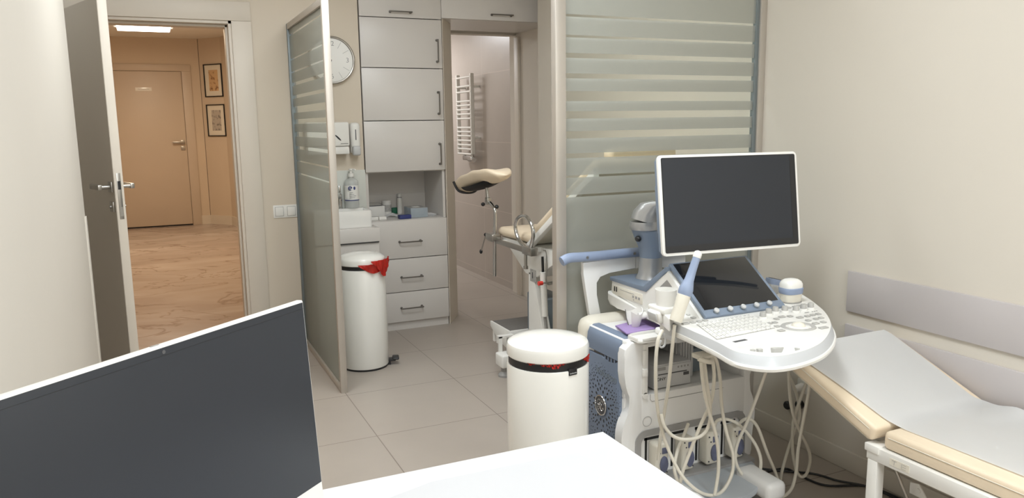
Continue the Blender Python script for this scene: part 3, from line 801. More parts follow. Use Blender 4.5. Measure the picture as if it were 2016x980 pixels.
mb.tube([(c.x - 0.020 + 0.011 * math.cos(a_), c.y - 0.0485 + 0.002, c.z + 0.132 + 0.011 * math.sin(a_)) for a_ in [2 * PI * k / 16 for k in range(14)]], 0.003, n=6, sub=1)
mb.box((c.x - 0.029, c.y - 0.0485, c.z + 0.130), (c.x - 0.012, c.y - 0.0455, c.z + 0.134))
mb.ell((c.x + 0.008, c.y - 0.0465, c.z + 0.132), (0.007, 0.001, 0.011))
mb.build('label_logo', m_tapeblue, t)
mb = MB()
for k in range(4): mb.box((c.x - 0.026, c.y - 0.0478, c.z + 0.07 + 0.011 * k), (c.x + (0.010, 0.016, 0.004, -0.002)[k], c.y - 0.044, c.z + 0.0715 + 0.011 * k))
mb.build('label_text', m_ink, t)
MB().lathe(c + Vector((0, 0, 0.205)), [(0.019, 0), (0.019, 0.02), (0.008, 0.024), (0.006, 0.04), (0.013, 0.042), (0.013, 0.052)]).tube([c + Vector((0, 0, 0.252)), c + Vector((0.02, -0.02, 0.252)), c + Vector((0.028, -0.028, 0.243))], 0.005).build('pump', m_white, t)

# ================================================================== PEDAL BINS
def bin_(cx, cy, r, zb, lab, front):
    t = thing('waste_bin', lab, 'bin', (cx, cy, 0), 'white cylindrical waste bins')
    c = Vector((cx, cy, 0))
    MB().lathe(c, [(r - 0.004, 0.012), (r, 0.02), (r, zb - 0.004), (r - 0.002, zb)], 64).build('body', m_whitegl, t)
    MB().lathe(c, [(r - 0.006, 0.0), (r - 0.004, 0.014)], 64).build('base_ring', m_black, t)
    MB().lathe(c, [(r - 0.006, zb - 0.001), (r - 0.006, zb + 0.034)], 64).build('collar', m_black, t)
    return t, c
FB = (1.222, 2.362); fr = 0.1465
t, c = bin_(FB[0], FB[1], fr, 0.585, 'white cylindrical bin with domed lid standing before the ultrasound machine', True)
zl = 0.613
MB().lathe(c + Vector((0, 0, zl)), [(fr - 0.004, 0), (fr, 0.004), (fr + 0.0005, 0.034), (fr - 0.004, 0.045), (fr - 0.018, 0.053), (fr - 0.05, 0.060), (0.05, 0.066), (0.0, 0.067)], 72).build('lid', m_whitegl, t)
def liner(c, r, z, a0, a1, h0, h1, seed, par, thick=0.004):
    rn = random.Random(seed); ph = [rn.random() * 6 for _ in range(6)]
    def fn(u, v):
        a_ = a0 + (a1 - a0) * u
        e = math.sin(PI * min(1, max(0, u))) ** 0.6
        rr = r + thick + 0.003 * math.sin(31 * u + ph[0] + 3 * v) + 0.002 * math.sin(57 * u + ph[1] - 5 * v)
        zz = z + h1 - (h1 - h0 * 1.0) * v * e * (0.75 + 0.25 * math.sin(9 * u + ph[2]))
        return Vector((c.x + rr * math.cos(a_), c.y + rr * math.sin(a_), zz))
    return MB().grid(fn, 60, 8, 0.0012).build('bag_edge', m_red, par)
aF = math.atan2(-FB[1], -FB[0])
liner(c, fr - 0.006, 0.596, aF - 0.18, aF + 0.42, -0.0, 0.018, 3, t, 0.002)
liner(c, fr - 0.006, 0.600, aF - 0.50, aF - 0.30, 0.006, 0.016, 5, t, 0.002)
liner(c, fr - 0.006, 0.590, aF + 1.05, aF + 1.5, 0.0, 0.024, 4, t, 0.004)
aT = aF + 0.62
T = Vector((math.cos(aT), math.sin(aT), 0)); S = Vector((-T.y, T.x, 0))
MB(frame(c + T * (fr - 0.0065) + Vector((0, 0, 0.578)), S, (0, 0, 1), T)).box((-0.017, -0.008, 0), (0.017, 0.014, 0.009), bev=0.001).build('badge_tab', m_black, t)
MB().text('brabantia', frame(c + T * (fr + 0.003) + Vector((0, 0, 0.5775)), S, (0, 0, 1), T), 0.0075).build('badge_lettering', m_lgrey, t)

BB = (1.064, 4.43); br = 0.138
t, c = bin_(BB[0], BB[1], br, 0.600, 'tall white pedal bin with red bag hanging out, beside the washstand', False)
MB().lathe(c + Vector((0, 0, 0.622)), [(br - 0.006, 0), (br - 0.001, 0.004), (br, 0.03), (br - 0.006, 0.042), (br - 0.03, 0.056), (0.05, 0.068), (0.0, 0.07)], 64).build('lid', m_whitegl, t)
aB = math.atan2(-BB[1], -BB[0])
liner(c, br, 0.595, aB - 0.15, aB + 2.0, -0.022, 0.040, 11, t, 0.010)
liner(c, br, 0.600, aB + 0.35, aB + 1.7, -0.045, 0.055, 12, t, 0.020)
aP = aB + 1.55
P_ = Vector((math.cos(aP), math.sin(aP), 0)); S_ = Vector((-P_.y, P_.x, 0))
MB(frame(c + P_ * (br - 0.01), P_, S_, (0, 0, 1))).box((0, -0.03, 0.022), (0.05, 0.03, 0.034), bev=0.005).box((0.03, -0.035, 0.03), (0.07, 0.035, 0.045), bev=0.008, seg=3).box((-0.01, -0.02, 0.0), (0.02, 0.02, 0.022)).build('pedal', m_black, t)

# ================================================================== TOWEL RADIATOR in the bathroom
t = thing('towel_radiator', 'white ladder towel radiator on the tiled bathroom wall', 'radiator', (2.66, 6.85, 1.05))
xr = 2.665
ya = ax(930, 230, xr).y; yb = ax(903, 230, xr).y
zt = ax(930, 143, xr).z; zb_ = ax(935, 304, xr).z
for y_ in (ya, yb): MB().box((xr - 0.018, y_ - 0.015, zb_), (xr + 0.018, y_ + 0.015, zt), bev=0.008, seg=3).build('upright', m_whitegl, t)
bars = [150, 165, 172, 179, 192, 198, 213, 219, 225, 231, 248, 255, 262, 270, 277, 285, 297]
bars = [281, 327, 356, 404, 425, 447, 470, 493, 539, 560, 581, 605, 627, 648, 673]
for p in bars:
    z = ax(860 + 165 / 2.58, 40 + (p + 6) / 2.58, xr).z
    MB().cyl((xr - 0.012, ya, z), (xr - 0.012, yb, z), 0.0095, n=12).build('rung', m_whitegl, t)
mb = MB()
mb.cyl((xr, ya, zt - 0.12), (2.74, ya, zt - 0.12), 0.01).cyl((xr, yb, zt - 0.12), (2.74, yb, zt - 0.12), 0.01).cyl((xr, ya, zb_ + 0.15), (2.74, ya, zb_ + 0.15), 0.01)
mb.build('bracket', m_whitegl, t)
zv = zb_ - 0.03; ym = (ya + yb) / 2
mb = MB().box((xr - 0.02, ya + 0.01, zv - 0.03), (xr + 0.02, ym + 0.05, zv + 0.015), bev=0.01).cyl((xr, ya - 0.02, zv - 0.02), (xr, ya + 0.09, zv - 0.02), 0.022).cyl((xr, ya + 0.02, zv - 0.02), (xr, ya + 0.02, zb_), 0.012)
mb.cyl((xr, ym + 0.04, zv - 0.02), (xr, ym + 0.04, zb_), 0.012).cyl((xr, ym, zv), (2.74, ym, zv - 0.0), 0.01)
mb.build('valve', m_chrome, t)

# ================================================================== GYNAECOLOGY CHAIR (behind the wide screen)
t = thing('examination_chair', 'beige and white gynaecology chair with stirrups standing in the passage behind the screen', 'examination chair', (2.1, 4.0, 0))
gx0, gx1 = 1.82, 2.42            # cushion width
# seat cushion
def cushion(name, x0, x1, p0, p1, th, par, m=m_pad, r=0.03):
    """cushion between side-view points p0=(y,z) and p1 (underside line), thickness th"""
    a = Vector((0, p0[0], p0[1])); b = Vector((0, p1[0], p1[1])); d = (b - a); L_ = d.length; d.normalize()
    n = Vector((0, -d.z, d.y))
    if n.z < 0: n = -n
    M = frame((x0, a.y, a.z), (1, 0, 0), d, n)
    return MB(M).box((0, 0, 0), (x1 - x0, L_, th), bev=r, seg=4).build(name, m, par)
cushion('seat', gx0, gx1, (4.16, 0.765), (3.70, 0.775), 0.055, t)
cushion('backrest', gx0, gx1, (3.70, 0.80), (3.03, 1.215), 0.055, t)
MB().prism([(gx0 - 0.012, y_, z_) for y_, z_ in ((3.74, 0.735), (3.03, 1.175), (3.03, 1.215), (3.74, 0.775))], (0.03, 0, 0), bev=0.003).build('backrest_rail', m_white, t)
MB().prism([(gx1 - 0.018, y_, z_) for y_, z_ in ((3.74, 0.735), (3.03, 1.175), (3.03, 1.215), (3.74, 0.775))], (0.03, 0, 0), bev=0.003).build('backrest_rail', m_white, t)
MB().prism([(gx0 + 0.02, y_, z_) for y_, z_ in ((3.72, 0.77), (3.05, 1.185), (3.05, 1.205), (3.72, 0.79))], (gx1 - gx0 - 0.04, 0, 0)).build('backrest_shell', m_cream, t)
# seat frame
mb = MB()
mb.box((gx0 + 0.02, 3.66, 0.735), (gx1 - 0.02, 4.14, 0.762), bev=0.004)
mb.build('seat_frame', m_white, t)
# accessory rail on left side
MB().box((1.785, 3.62, 0.728), (1.797, 4.23, 0.757), bev=0.002).build('side_rail', m_metal, t)
MB().box((2.43, 3.62, 0.728), (2.442, 4.23, 0.757), bev=0.002).build('side_rail', m_metal, t)
MB().box((1.797, 3.72, 0.735), (1.85, 3.75, 0.75)).box((1.797, 4.05, 0.735), (1.85, 4.08, 0.75)).box((2.4, 3.72, 0.735), (2.43, 3.75, 0.75)).box((2.4, 4.05, 0.735), (2.43, 4.08, 0.75)).build('rail_spacer', m_white, t)
# tapered column head + column
mb = MB()
mb.prism([(1.86, y_, z_) for y_, z_ in ((3.52, 0.76), (3.52, 0.69), (3.72, 0.585), (3.86, 0.585), (4.14, 0.735), (4.14, 0.762))], (0.12, 0, 0), bev=0.004)
mb.build('column_head', m_white, t)
cx = 1.86
mb = MB()
cq = [ax(1049, 505, cx), ax(1069, 640, cx), ax(1040, 640, cx), ax(1040, 505, cx)]
sl = (cq[1].y - cq[0].y) / (cq[1].z - cq[0].z)
mb.prism([(cx, cq[0].y, 0.60), (cx, cq[0].y + sl * (0.06 - cq[0].z), 0.06), (cx, cq[2].y, 0.06), (cx, cq[3].y, 0.60)], (0.05, 0, 0), bev=0.004)
mb.build('column', m_white, t)
def onx(px, py, x): return ax(px, py, x)
a = onx(1042, 528, cx - 0.002); b = onx(1055, 557, cx - 0.002)
MB().box((cx - 0.0015, b.y - 0.0, b.z), (cx + 0.002, a.y - 0.01, a.z)).build('type_plate', m_label, t)
MB().text('1', frame((cx - 0.0025, (a.y + b.y) / 2, (a.z + b.z) / 2), (0, -1, 0), (0, 0, 1), (-1, 0, 0)), 0.05).build('number', m_ink, t)
# base feet
MB().box((1.72, 3.82, 0.075), (2.42, 3.90, 0.125), bev=0.008).build('base_bar', m_white, t)
MB().box((1.98, 3.45, 0.075), (2.2, 4.4, 0.125), bev=0.008).build('base_beam', m_white, t)
MB().box((1.98, 4.30, 0.075), (2.42, 4.38, 0.125), bev=0.008).build('base_bar', m_white, t)
for (fx_, fy_) in ((1.722, 3.865), (2.40, 3.865), (2.0, 4.34), (2.38, 4.34)):
    f_ = MB().box((fx_ - 0.035, fy_ - 0.05, 0.06), (fx_ + 0.04, fy_ + 0.05, 0.135), bev=0.01, seg=3).build('foot_block', m_white, t)
    MB().lathe((fx_, fy_, 0), [(0.036, 0), (0.036, 0.012), (0.02, 0.03), (0.018, 0.062)], 24).build('rubber_foot', m_mgrey, f_)
# footstep
st = [az(973, 632, 0.23), az(1040, 625, 0.23), az(1018, 655, 0.23)]
sx0 = 1.80; sx1 = 2.10; sy0 = 3.95; sy1 = 4.21
mb = MB(); mb.box((sx0, sy0, 0.222), (sx1, sy1, 0.236), bev=0.002); mb.build('step_tread', m_step, t)
mb = MB()
mb.prism([(sx0 - 0.012, y_, z_) for y_, z_ in ((sy1 + 0.005, 0.236), (sy1 + 0.005, 0.205), (sy0 + 0.14, 0.14), (sy0 + 0.02, 0.125), (sy0 - 0.02, 0.15), (sy0 - 0.005, 0.236))], (0.012, 0, 0), bev=0.002)
mb.box((sx0, sy0 - 0.012, 0.16), (sx1, sy0, 0.236), bev=0.002).box((sx0, sy0 + 0.005, 0.205), (sx1, sy1, 0.221))
mb.box((sx0 - 0.01, sy1 - 0.05, 0.12), (sx0 + 0.012, sy1 - 0.028, 0.21)).box((sx0 - 0.01, sy1 - 0.10, 0.12), (sx0 + 0.012, sy1 - 0.08, 0.21))
mb.box((1.705, 3.895, 0.125), (1.725, 3.912, 0.224)).box((1.705, 3.895, 0.215), (sx0, 3.93, 0.225))
mb.build('step_frame', m_white, t)
a = onx(996, 648, sx0 - 0.013); b = onx(1008, 672, sx0 - 0.013)
MB().box((sx0 - 0.0135, min(a.y, b.y), 0.165), (sx0 - 0.011, max(a.y, b.y) - 0.01, 0.200)).build('step_label', m_label, t)
# gas spring and lever, grey foot cover behind
p0 = ay(1066, 500, 3.60); p1 = ay(1075, 700, 3.60)
pa = ay(1068, 505, 3.60); pb = ay(1069, 535, 3.60); pc = ay(1073, 622, 3.60)
pa.y = pb.y = pc.y = 3.60
MB().cyl(pa, pb, 0.007).build('gas_spring_rod', m_black, t)
MB().cyl(pb, pc, 0.017).build('gas_spring', m_white, t)
pd = ay(1078, 672, 3.60)
MB().cyl(pc, pd, 0.009).build('spring_bracket', m_mgrey, t)
la = ay(1060, 558, 3.57); lb = ay(1068, 557, 3.57); lc = ay(1096, 554, 3.57)
MB().cyl(la, lb, 0.012, 0.011).build('lever_knob', m_red, t)
MB().cyl(lb, lc, 0.0045).tube([lc, ay(1076, 556, 3.57), ay(1077, 500, 3.6), ay(1070, 492, 3.62)], 0.0045).build('release_lever', m_metal, t)
g0 = ay(1076, 590, 3.70); g1 = ay(1100, 665, 3.70)
MB().box((g0.x, 3.70, g1.z), (g0.x + 0.14, 3.95, g0.z), bev=0.01).build('motor_housing', m_bluegrey, t)
g2 = ay(1082, 690, 3.70)
MB().box((g0.x + 0.02, 3.7, 0.02), (g0.x + 0.13, 3.92, g1.z), bev=0.005).build('motor_foot', m_bluegrey, t)
MB().box((1.90, 3.50, 0.62), (2.25, 3.62, 0.72), bev=0.01).build('lift_housing', m_lgrey, t)
# chrome loop handle at near end of the rail
hx = 1.775
lp = [(1040, 490), (1023, 474), (1015, 450), (1019, 431), (1033, 425), (1046, 440), (1050, 462), (1046, 482)]
P = [onx(a_, b_, hx) for a_, b_ in lp]
MB().tube(P, 0.0105, n=12, closed=True).build('grab_loop', m_chrome, t)
c = onx(1043, 494, hx)
mb = MB().box((hx - 0.02, c.y - 0.05, c.z - 0.022), (hx + 0.025, c.y + 0.06, c.z + 0.022), bev=0.006)
mb.cyl((hx - 0.01, c.y + 0.03, c.z - 0.02), (hx - 0.01, c.y + 0.03, c.z - 0.085), 0.009).cyl((hx - 0.01, c.y + 0.03, c.z - 0.085), (hx - 0.01, c.y + 0.03, c.z - 0.10), 0.013)
mb.build('rail_clamp', m_metal, t)
# stirrup
def stirrup(sgn, root):
    """knee crutch on a rod at the rail, x = 1.79"""
    mx = lambda P_: P_
    rx = 1.79
    s_ = None
    rod = [onx(974, 543, rx), onx(974, 470, rx), onx(975, 430, rx), onx(974, 412, rx), onx(966, 400, rx), onx(961, 398, rx)]
    s_ = MB().tube([mx(q) for q in rod], 0.0105, n=12).build('stirrup_rod', m_chrome, root)
    c = onx(972, 466, rx); c = mx(c)
    mb = MB().box(c - Vector((0.03, 0.045, 0.02)), c + Vector((0.03, 0.06, 0.02)), bev=0.008, seg=3)
    mb.build('stirrup_clamp', m_metal, s_)
    k0 = mx(onx(955, 466, rx)); k1 = mx(onx(947, 495, rx)); k2 = mx(onx(957, 462, rx))
    MB().cyl(k0, k1, 0.004, n=10).build('clamp_lever', m_metal, s_)
    MB().ell(k1, (0.010, 0.010, 0.014)).ell(k2, (0.013, 0.02, 0.012)).build('lever_knob', m_black, s_)
    j = mx(onx(961, 394, rx))
    mb = MB().box(j - Vector((0.014, 0.018, 0.026)), j + Vector((0.014, 0.018, 0.016)), bev=0.004)
    top = mx(onx(958, 368, rx)); mb.cyl(j, top, 0.010); mb.ell(j + Vector((0, 0, 0.0)), (0.018, 0.018, 0.018))
    mb.build('ball_joint', m_metal, s_)
    mb = MB()
    for (a_, b_) in ((951, 402), (978, 407)): mb.ell(mx(onx(a_, b_, rx)), (0.012, 0.014, 0.012))
    mb.build('joint_knob', m_black, s_)
    # knee crutch: curved shell and cushion
    cc = mx(onx(950, 366, rx)); e0 = mx(onx(906, 377, rx)); e1 = mx(onx(998, 352, rx))
    d = (e1 - e0); L_ = d.length * 0.98; d.normalize()
    side = Vector((1, 0, 0)); up = side.cross(d).normalized()
    if up.z < 0: up = -up
    O = (e0 + e1) / 2
    Mx_ = frame(O, d, side, up)
    def shell(u, v):
        x_ = (u - 0.5) * L_ * 0.62 - 0.03; a_ = (v - 0.5) * 2.1
        wv = 0.085 * (1 - 0.35 * (2 * u - 1) ** 2)
        return Vector((x_, wv * math.sin(a_), -0.012 + 0.055 * (1 - math.cos(a_)) - 0.01 * math.sin(PI * u)))
    MB(Mx_).grid(shell, 14, 14, 0.006).build('crutch_shell', m_black, s_)
    def cush(u, v):
        x_ = (u - 0.5) * L_; ph = v * 2 * PI
        env = max(0.0, 1 - abs(2 * u - 1) ** 4) ** 0.5
        a_ = math.cos(ph); b_ = math.sin(ph)
        y_ = 0.088 * env * a_
        th = 0.042 * env * b_
        lift = 0.5 * y_ * y_ / 0.10 + 0.020 * math.sin(3.0 * (u - 0.1)) + 0.002 + 0.003 * math.sin(24 * u) * abs(a_)
        return Vector((x_, y_, th + lift + 0.012))
    MB(Mx_).grid(cush, 30, 28).build('crutch_cushion', m_pad, s_)
    MB(Mx_).tube([(-L_ * 0.33, -0.09, 0.055), (-L_ * 0.33, -0.06, -0.005), (-L_ * 0.30, 0, -0.022), (-L_ * 0.33, 0.06, -0.005), (-L_ * 0.33, 0.09, 0.055)], 0.008).build('strap', m_black, s_)
stirrup(1, t)
# white props seen through the clear strips
MB().cyl((1.93, 3.30, 1.06), (1.95, 3.58, 0.74), 0.010).build('back_strut', m_white, t)
MB().cyl((2.32, 3.30, 1.06), (2.30, 3.58, 0.74), 0.010).build('back_strut', m_white, t)
MB().box((1.93, 3.08, 1.24), (2.31, 3.16, 1.30), bev=0.025, seg=3).build('head_cushion', m_pad, t)

# ================================================================== EXAM COUCH
t = thing('exam_couch', 'beige padded couch with raised head end on white steel frame along the right wall', 'couch', (2.2, 1.0, 0))
kx0, kx1 = 1.93, 2.47       # pads
fz = 0.42                    # frame top
fyl = 1.60                   # far end of frame
ybk = -0.35
fx0 = 1.955; fx1 = 2.455
nl = az(1707, 873, fz)
fx0 = nl.x; fyl = nl.y
kx0 = fx0 + 0.0
mb = MB()
mb.box((fx0, ybk, fz - 0.045), (fx0 + 0.03, fyl, fz), bev=0.002); mb.box((fx1 - 0.03, ybk, fz - 0.045), (fx1, fyl, fz), bev=0.002)
mb.box((fx0 + 0.03, fyl - 0.03, fz - 0.045), (fx1 - 0.03, fyl, fz), bev=0.002); mb.box((fx0 + 0.03, ybk, fz - 0.045), (fx1 - 0.03, ybk + 0.03, fz), bev=0.002)
mb.build('frame', m_white, t)
for x_ in (fx0, fx1 - 0.035):
    for y_ in (ybk + 0.02, fyl - 0.04): MB().box((x_, y_, 0), (x_ + 0.035, y_ + 0.035, fz - 0.045), bev=0.002).build('leg', m_white, t)
MB().box((fx0 - 0.004, fyl - 0.045, fz - 0.02), (fx0 + 0.04, fyl + 0.006, fz + 0.004), bev=0.002).build('corner_cap', m_white, t)
seat_top = 0.478
sy = fyl - 0.035
MB().box((kx0 + 0.012, ybk, fz), (kx1, sy - 0.01, seat_top), bev=0.016, seg=4).build('seat_pad', m_pad, t)
MB().tube([(kx0 + 0.011, sy - 0.03, seat_top - 0.018), (kx0 + 0.011, ybk + 0.05, seat_top - 0.018)], 0.0013, sub=1).build('seam', m_cable, t)
# head pad, hinged at (hy, hz), rising away
hy, hz = fyl - 0.01, fz + 0.005
top = ax(1755, 652, kx1)
ang = math.atan2(top.z - (seat_top), top.y - sy)
HL = math.hypot(top.y - sy, top.z - seat_top)
dh = Vector((0, math.cos(ang), math.sin(ang))); nh = Vector((0, -math.sin(ang), math.cos(ang)))
Mh = frame((kx0 + 0.0, hy + 0.0, hz + 0.003), (1, 0, 0), dh, nh)
MB(Mh).box((0, 0.0, 0), (kx1 - kx0, HL + 0.01, 0.055), bev=0.014, seg=4).build('head_pad', m_pad, t)
MB(Mh).box((0.02, 0.02, -0.012), (kx1 - kx0 - 0.02, HL - 0.03, -0.0005), bev=0.002).build('head_board', m_cream, t)
MB(Mh).tube([(-0.0005, 0.02, 0.038), (-0.0005, HL - 0.02, 0.038)], 0.0013, sub=1).build('seam', m_cable, t)
# strut, bracket, label
s0_ = ay(1762, 905, 1.40); 
mb = MB(); a = az(1762, 918, 0.36); b = az(1790, 985, 0.15)
a = Vector((fx0 + 0.03, 1.38, 0.39)); a = ax(1758, 912, fx0 + 0.07); b = ax(1790, 990, fx0 + 0.10)
mb.cyl(a, b, 0.005).build('strut', m_metal, t)
q = ax(1808, 966, fx0 + 0.12)
MB().prism([q + Vector((0, dy, dz)) for dy, dz in ((-0.035, -0.02), (0.03, -0.02), (0.03, 0.015), (0, 0.022))], (0.004, 0, 0)).cyl(q + Vector((-0.004, 0, 0)), q + Vector((0.0, 0, 0)), 0.008).build('hinge_bracket', m_white, t)
MB().box((fx0 + 0.06, q.y - 0.2, q.z - 0.08), (fx0 + 0.09, q.y + 0.02, q.z - 0.035), bev=0.006).build('cross_tube', m_white, t)
a = ax(1752, 897, fx0 - 0.001); b = ax(1790, 925, fx0 - 0.001)
MB().box((fx0 - 0.0012, b.y, fz - 0.034), (fx0 + 0.001, a.y, fz - 0.012)).build('type_label', m_cream, t)
mb = MB()
for k in range(5): mb.box((fx0 - 0.0016, b.y + 0.010 + (0.014 if k % 2 else 0), fz - 0.031 + 0.0034 * k), (fx0 - 0.001, a.y - 0.040, fz - 0.0300 + 0.0034 * k))
mb.box((fx0 - 0.0016, a.y - 0.024, fz - 0.018), (fx0 - 0.001, a.y - 0.008, fz - 0.0165)).box((fx0 - 0.0016, a.y - 0.017, fz - 0.030), (fx0 - 0.001, a.y - 0.0155, fz - 0.018))
mb.build('label_print', m_mgrey, t)
# paper sheet following both pads
pts = []
def prof(s):
    """centre line of the top surface: s<0 flat seat part, s>0 up the head pad"""
    k = 0.045
    if s <= -k: return Vector((0, sy - 0.005 + s, seat_top + 0.002))
    top0 = Vector((0, hy, hz)) + nh * 0.061
    if s >= k: return top0 + dh * (s - 0.015)
    a_ = Vector((0, sy - 0.005 - k, seat_top + 0.002)); b_ = top0 + dh * (k - 0.015); m_ = Vector((0, sy + 0.005, seat_top - 0.0 + 0.004))
    u_ = (s + k) / (2 * k)
    return a_ * (1 - u_) ** 2 + m_ * 2 * u_ * (1 - u_) + b_ * u_ ** 2
px0 = kx0 + 0.070; px1 = kx1 - 0.012
def sheet(u, v):
    s = -1.85 + (1.85 + HL + 0.034) * v
    p = prof(s)
    x_ = px0 + (px1 - px0) * u
    if s > HL + 0.022: p = p + Vector((0, 0.002, -0.9 * (s - HL - 0.022)))
    wob = 0.0012 * math.sin(23 * v + 5 * u) * math.sin(7 * u + 1)
    edge = 0.0025 * (math.sin(14 * v) + math.sin(37 * v)) * (1 if abs(u - 0.5) > 0.45 else 0)
    rc = 0.0
    if s > HL - 0.02: rc = (s - HL + 0.02) / 0.054; rc = 0.035 * (1 - math.sqrt(max(0, 1 - min(rc, 1) ** 2)))
    x_ = px0 + rc + (px1 - px0 - 2 * rc) * u
    up_ = max(0.0, s) / HL
    hl = -0.062 * up_ - 0.7 * rc; hr = -0.022 * min(1, up_ * 8) * (1 - 0.6 * up_)
    x_ = (px0 + hl + rc) + (px1 + hr - rc - px0 - hl - rc) * u
    hump = 0.016 * math.exp(-((s + 0.10) / 0.05) ** 2) * u ** 6
    return Vector((x_ + edge * 0.6, p.y, p.z + wob + 0.0022 + hump))
mb = MB(); mb.grid(sheet, 24, 160, 0.0008)
tag(mb.build('paper_sheet', m_paper, loc=(2.2, 1.2, seat_top)), 'long white paper sheet spread over the beige couch', 'paper sheet')

# ================================================================== DESK
a = az(1187, 849, 0.75)
dx1, dy1 = a.x, a.y
t = thing('desk', 'glossy white desk in the foreground', 'desk', (0.3, 0.8, 0))
MB().box((XL + 0.005, 0.25, 0.725), (dx1, dy1, 0.75), bev=0.0015).build('tabletop', m_desk, t)
MB().box((dx1 - 0.06, 0.3, 0), (dx1 - 0.035, dy1 - 0.04, 0.724), bev=0.001).build('side_panel', m_cab, t)
MB().box((XL + 0.03, 0.3, 0), (XL + 0.055, dy1 - 0.04, 0.724), bev=0.001).build('side_panel', m_cab, t)
MB().box((XL + 0.055, dy1 - 0.10, 0.25), (dx1 - 0.06, dy1 - 0.082, 0.724), bev=0.001).build('modesty_panel', m_cab, t)
edge = [(766, 980), (850, 948), (1000, 917), (1100, 897), (1170, 884.5), (1203, 881), (1228, 884), (1246, 893), (1268, 910)]
P = [az(a_, b_, 0.7512) for a_, b_ in edge]
P = [p_ for p_ in P]
P[-1].x = dx1 - 0.004
poly = [Vector((-0.02, P[0].y - 0.02, 0.7505))] + [Vector((min(p_.x, dx1 - 0.004), p_.y, 0.7505)) for p_ in P] + [Vector((dx1 - 0.004, 0.45, 0.7505)), Vector((-0.02, 0.45, 0.7505))]
tag(MB().prism(poly, (0, 0, 0.0012)).build('desk_pad', m_mat, loc=(0.4, 0.9, 0.7505), smooth=0), 'thin clear glossy desk pad with rounded corner on the white desk', 'desk pad')

# ================================================================== ALL-IN-ONE COMPUTER
T_ = Vector((0.759, 0.651, 0)).normalized(); Nf = Vector((T_.y, -T_.x, 0))
th = math.radians(3.4)
UP = Vector((0, 0, 1)) * math.cos(th) - Nf * math.sin(th)
NF = Nf * math.cos(th) + Vector((0, 0, 1)) * math.sin(th)
d_ = ray(597, 590); TR = CAMP + d_ * (1.215 / FPX)
W_ = 0.540; H_ = 0.336
MA = frame(TR - UP * H_ - T_ * W_, T_, UP, NF)    # local x right, y up, z toward viewer; origin bottom-left, front face at z=0
t = thing('desktop_computer', 'large white all-in-one computer with dark screen on the desk', 'computer', MA @ Vector((W_ / 2, 0, -0.1)))
MB(MA).box((0, 0, -0.013), (W_, H_, 0), bev=0.003, seg=3).build('housing', m_white, t)
MB(MA).box((W_ * .15, H_ * .1, -0.045), (W_ * .85, H_ * .75, -0.0125), bev=0.015, seg=3).build('rear_housing', m_white, t)
MB(MA).box((0.003, 0.036, -0.001), (W_ - 0.003, H_ - 0.0035, 0.0008), bev=0.0006).build('screen', m_screen, t)
MB(MA).box((0.0032, H_ - 0.0135, 0.0008), (W_ - 0.0032, H_ - 0.0131, 0.001)).build('bezel_line', m_black, t)
MB(MA).rings([((W_ / 2, H_ - 0.009, 0.0008), 0.0026), ((W_ / 2, H_ - 0.009, 0.0013), 0.0026)], 16).build('webcam', m_dgrey, t)
MB(MA).box((W_ / 2 - 0.012, H_ - 0.001, -0.009), (W_ / 2 + 0.0, H_ + 0.0006, -0.005)).build('webcam_slider', m_mgrey, t)
bx = MA @ Vector((W_ / 2, 0.0, -0.03))
MB(MA).box((W_ / 2 - 0.06, -0.02, -0.075), (W_ / 2 + 0.06, H_ * .45, -0.045), bev=0.004).build('stand_neck', m_lgrey, t)
R_ = frame((bx.x, bx.y, 0.7505), T_, -Nf, (0, 0, 1))
MB(R_).box((-0.11, -0.06, 0), (0.11, 0.14, 0.010), bev=0.004).build('stand_base', m_lgrey, t)
zc_ = (MA @ Vector((W_ / 2, -0.02, -0.06)))
MB(R_).box((-0.06, 0.015, 0.009), (0.06, 0.045, zc_.z - 0.7505 + 0.02), bev=0.003).build('stand_post', m_lgrey, t)

# ================================================================== wall details right
for (p_, lb) in (((1548, 798), 'black round wall bumper knob low on the right wall, left of two'), ((1571, 797), 'black round wall bumper knob low on the right wall, right of two')):
    q = ax(p_[0], p_[1], XR - 0.02)
    o = MB().rings([((XR - 0.0005, q.y, q.z), 0.018), ((XR - 0.018, q.y, q.z), 0.019), ((XR - 0.024, q.y, q.z), 0.014)], 24).build('wall_bumper', m_black, loc=(XR, q.y, q.z))
    tag(o, lb, 'wall bumper', 'black wall bumpers')
q = ax(1572, 762, XR - 0.03)
t = thing('wall_plug', 'small white plug on the right wall behind the hanging cables', 'plug', (XR, q.y, q.z))
MB().box((XR - 0.008, q.y - 0.03, q.z - 0.03), (XR - 0.0005, q.y + 0.03, q.z + 0.03), bev=0.003).build('plate', m_white, t)
MB().cyl((XR - 0.008, q.y, q.z), (XR - 0.05, q.y, q.z - 0.006), 0.018, 0.014).build('plug', m_white, t)
# black floor cables
c1 = [(1470, 918), (1530, 926), (1600, 932), (1650, 946), (1710, 958), (1760, 980), (1800, 1010)]
c2 = [(1478, 942), (1495, 933), (1545, 922), (1575, 936), (1625, 955), (1690, 955), (1725, 962), (1780, 985), (1830, 1015)]
for c_, lb in ((c1, 'upper of two thin black cables on the floor behind the couch leg'), (c2, 'lower of two thin black cables curving on the floor under the couch')):
    P = [az(a_, b_, 0.006 if c_ is c1 else 0.0055) for a_, b_ in c_]
    o = MB().tube(P, 0.0045, n=8).build('power_cable', m_black, loc=P[3]); tag(o, lb, 'cable', 'black cables on the floor')

# ================================================================== ULTRASOUND MACHINE
UX0, UX1, YF = 1.50, 2.08, 2.27
t = thing('ultrasound_machine', 'white and slate blue ultrasound machine on wheels with screen and control panel', 'ultrasound machine', (1.79, 2.45, 0))
US = t
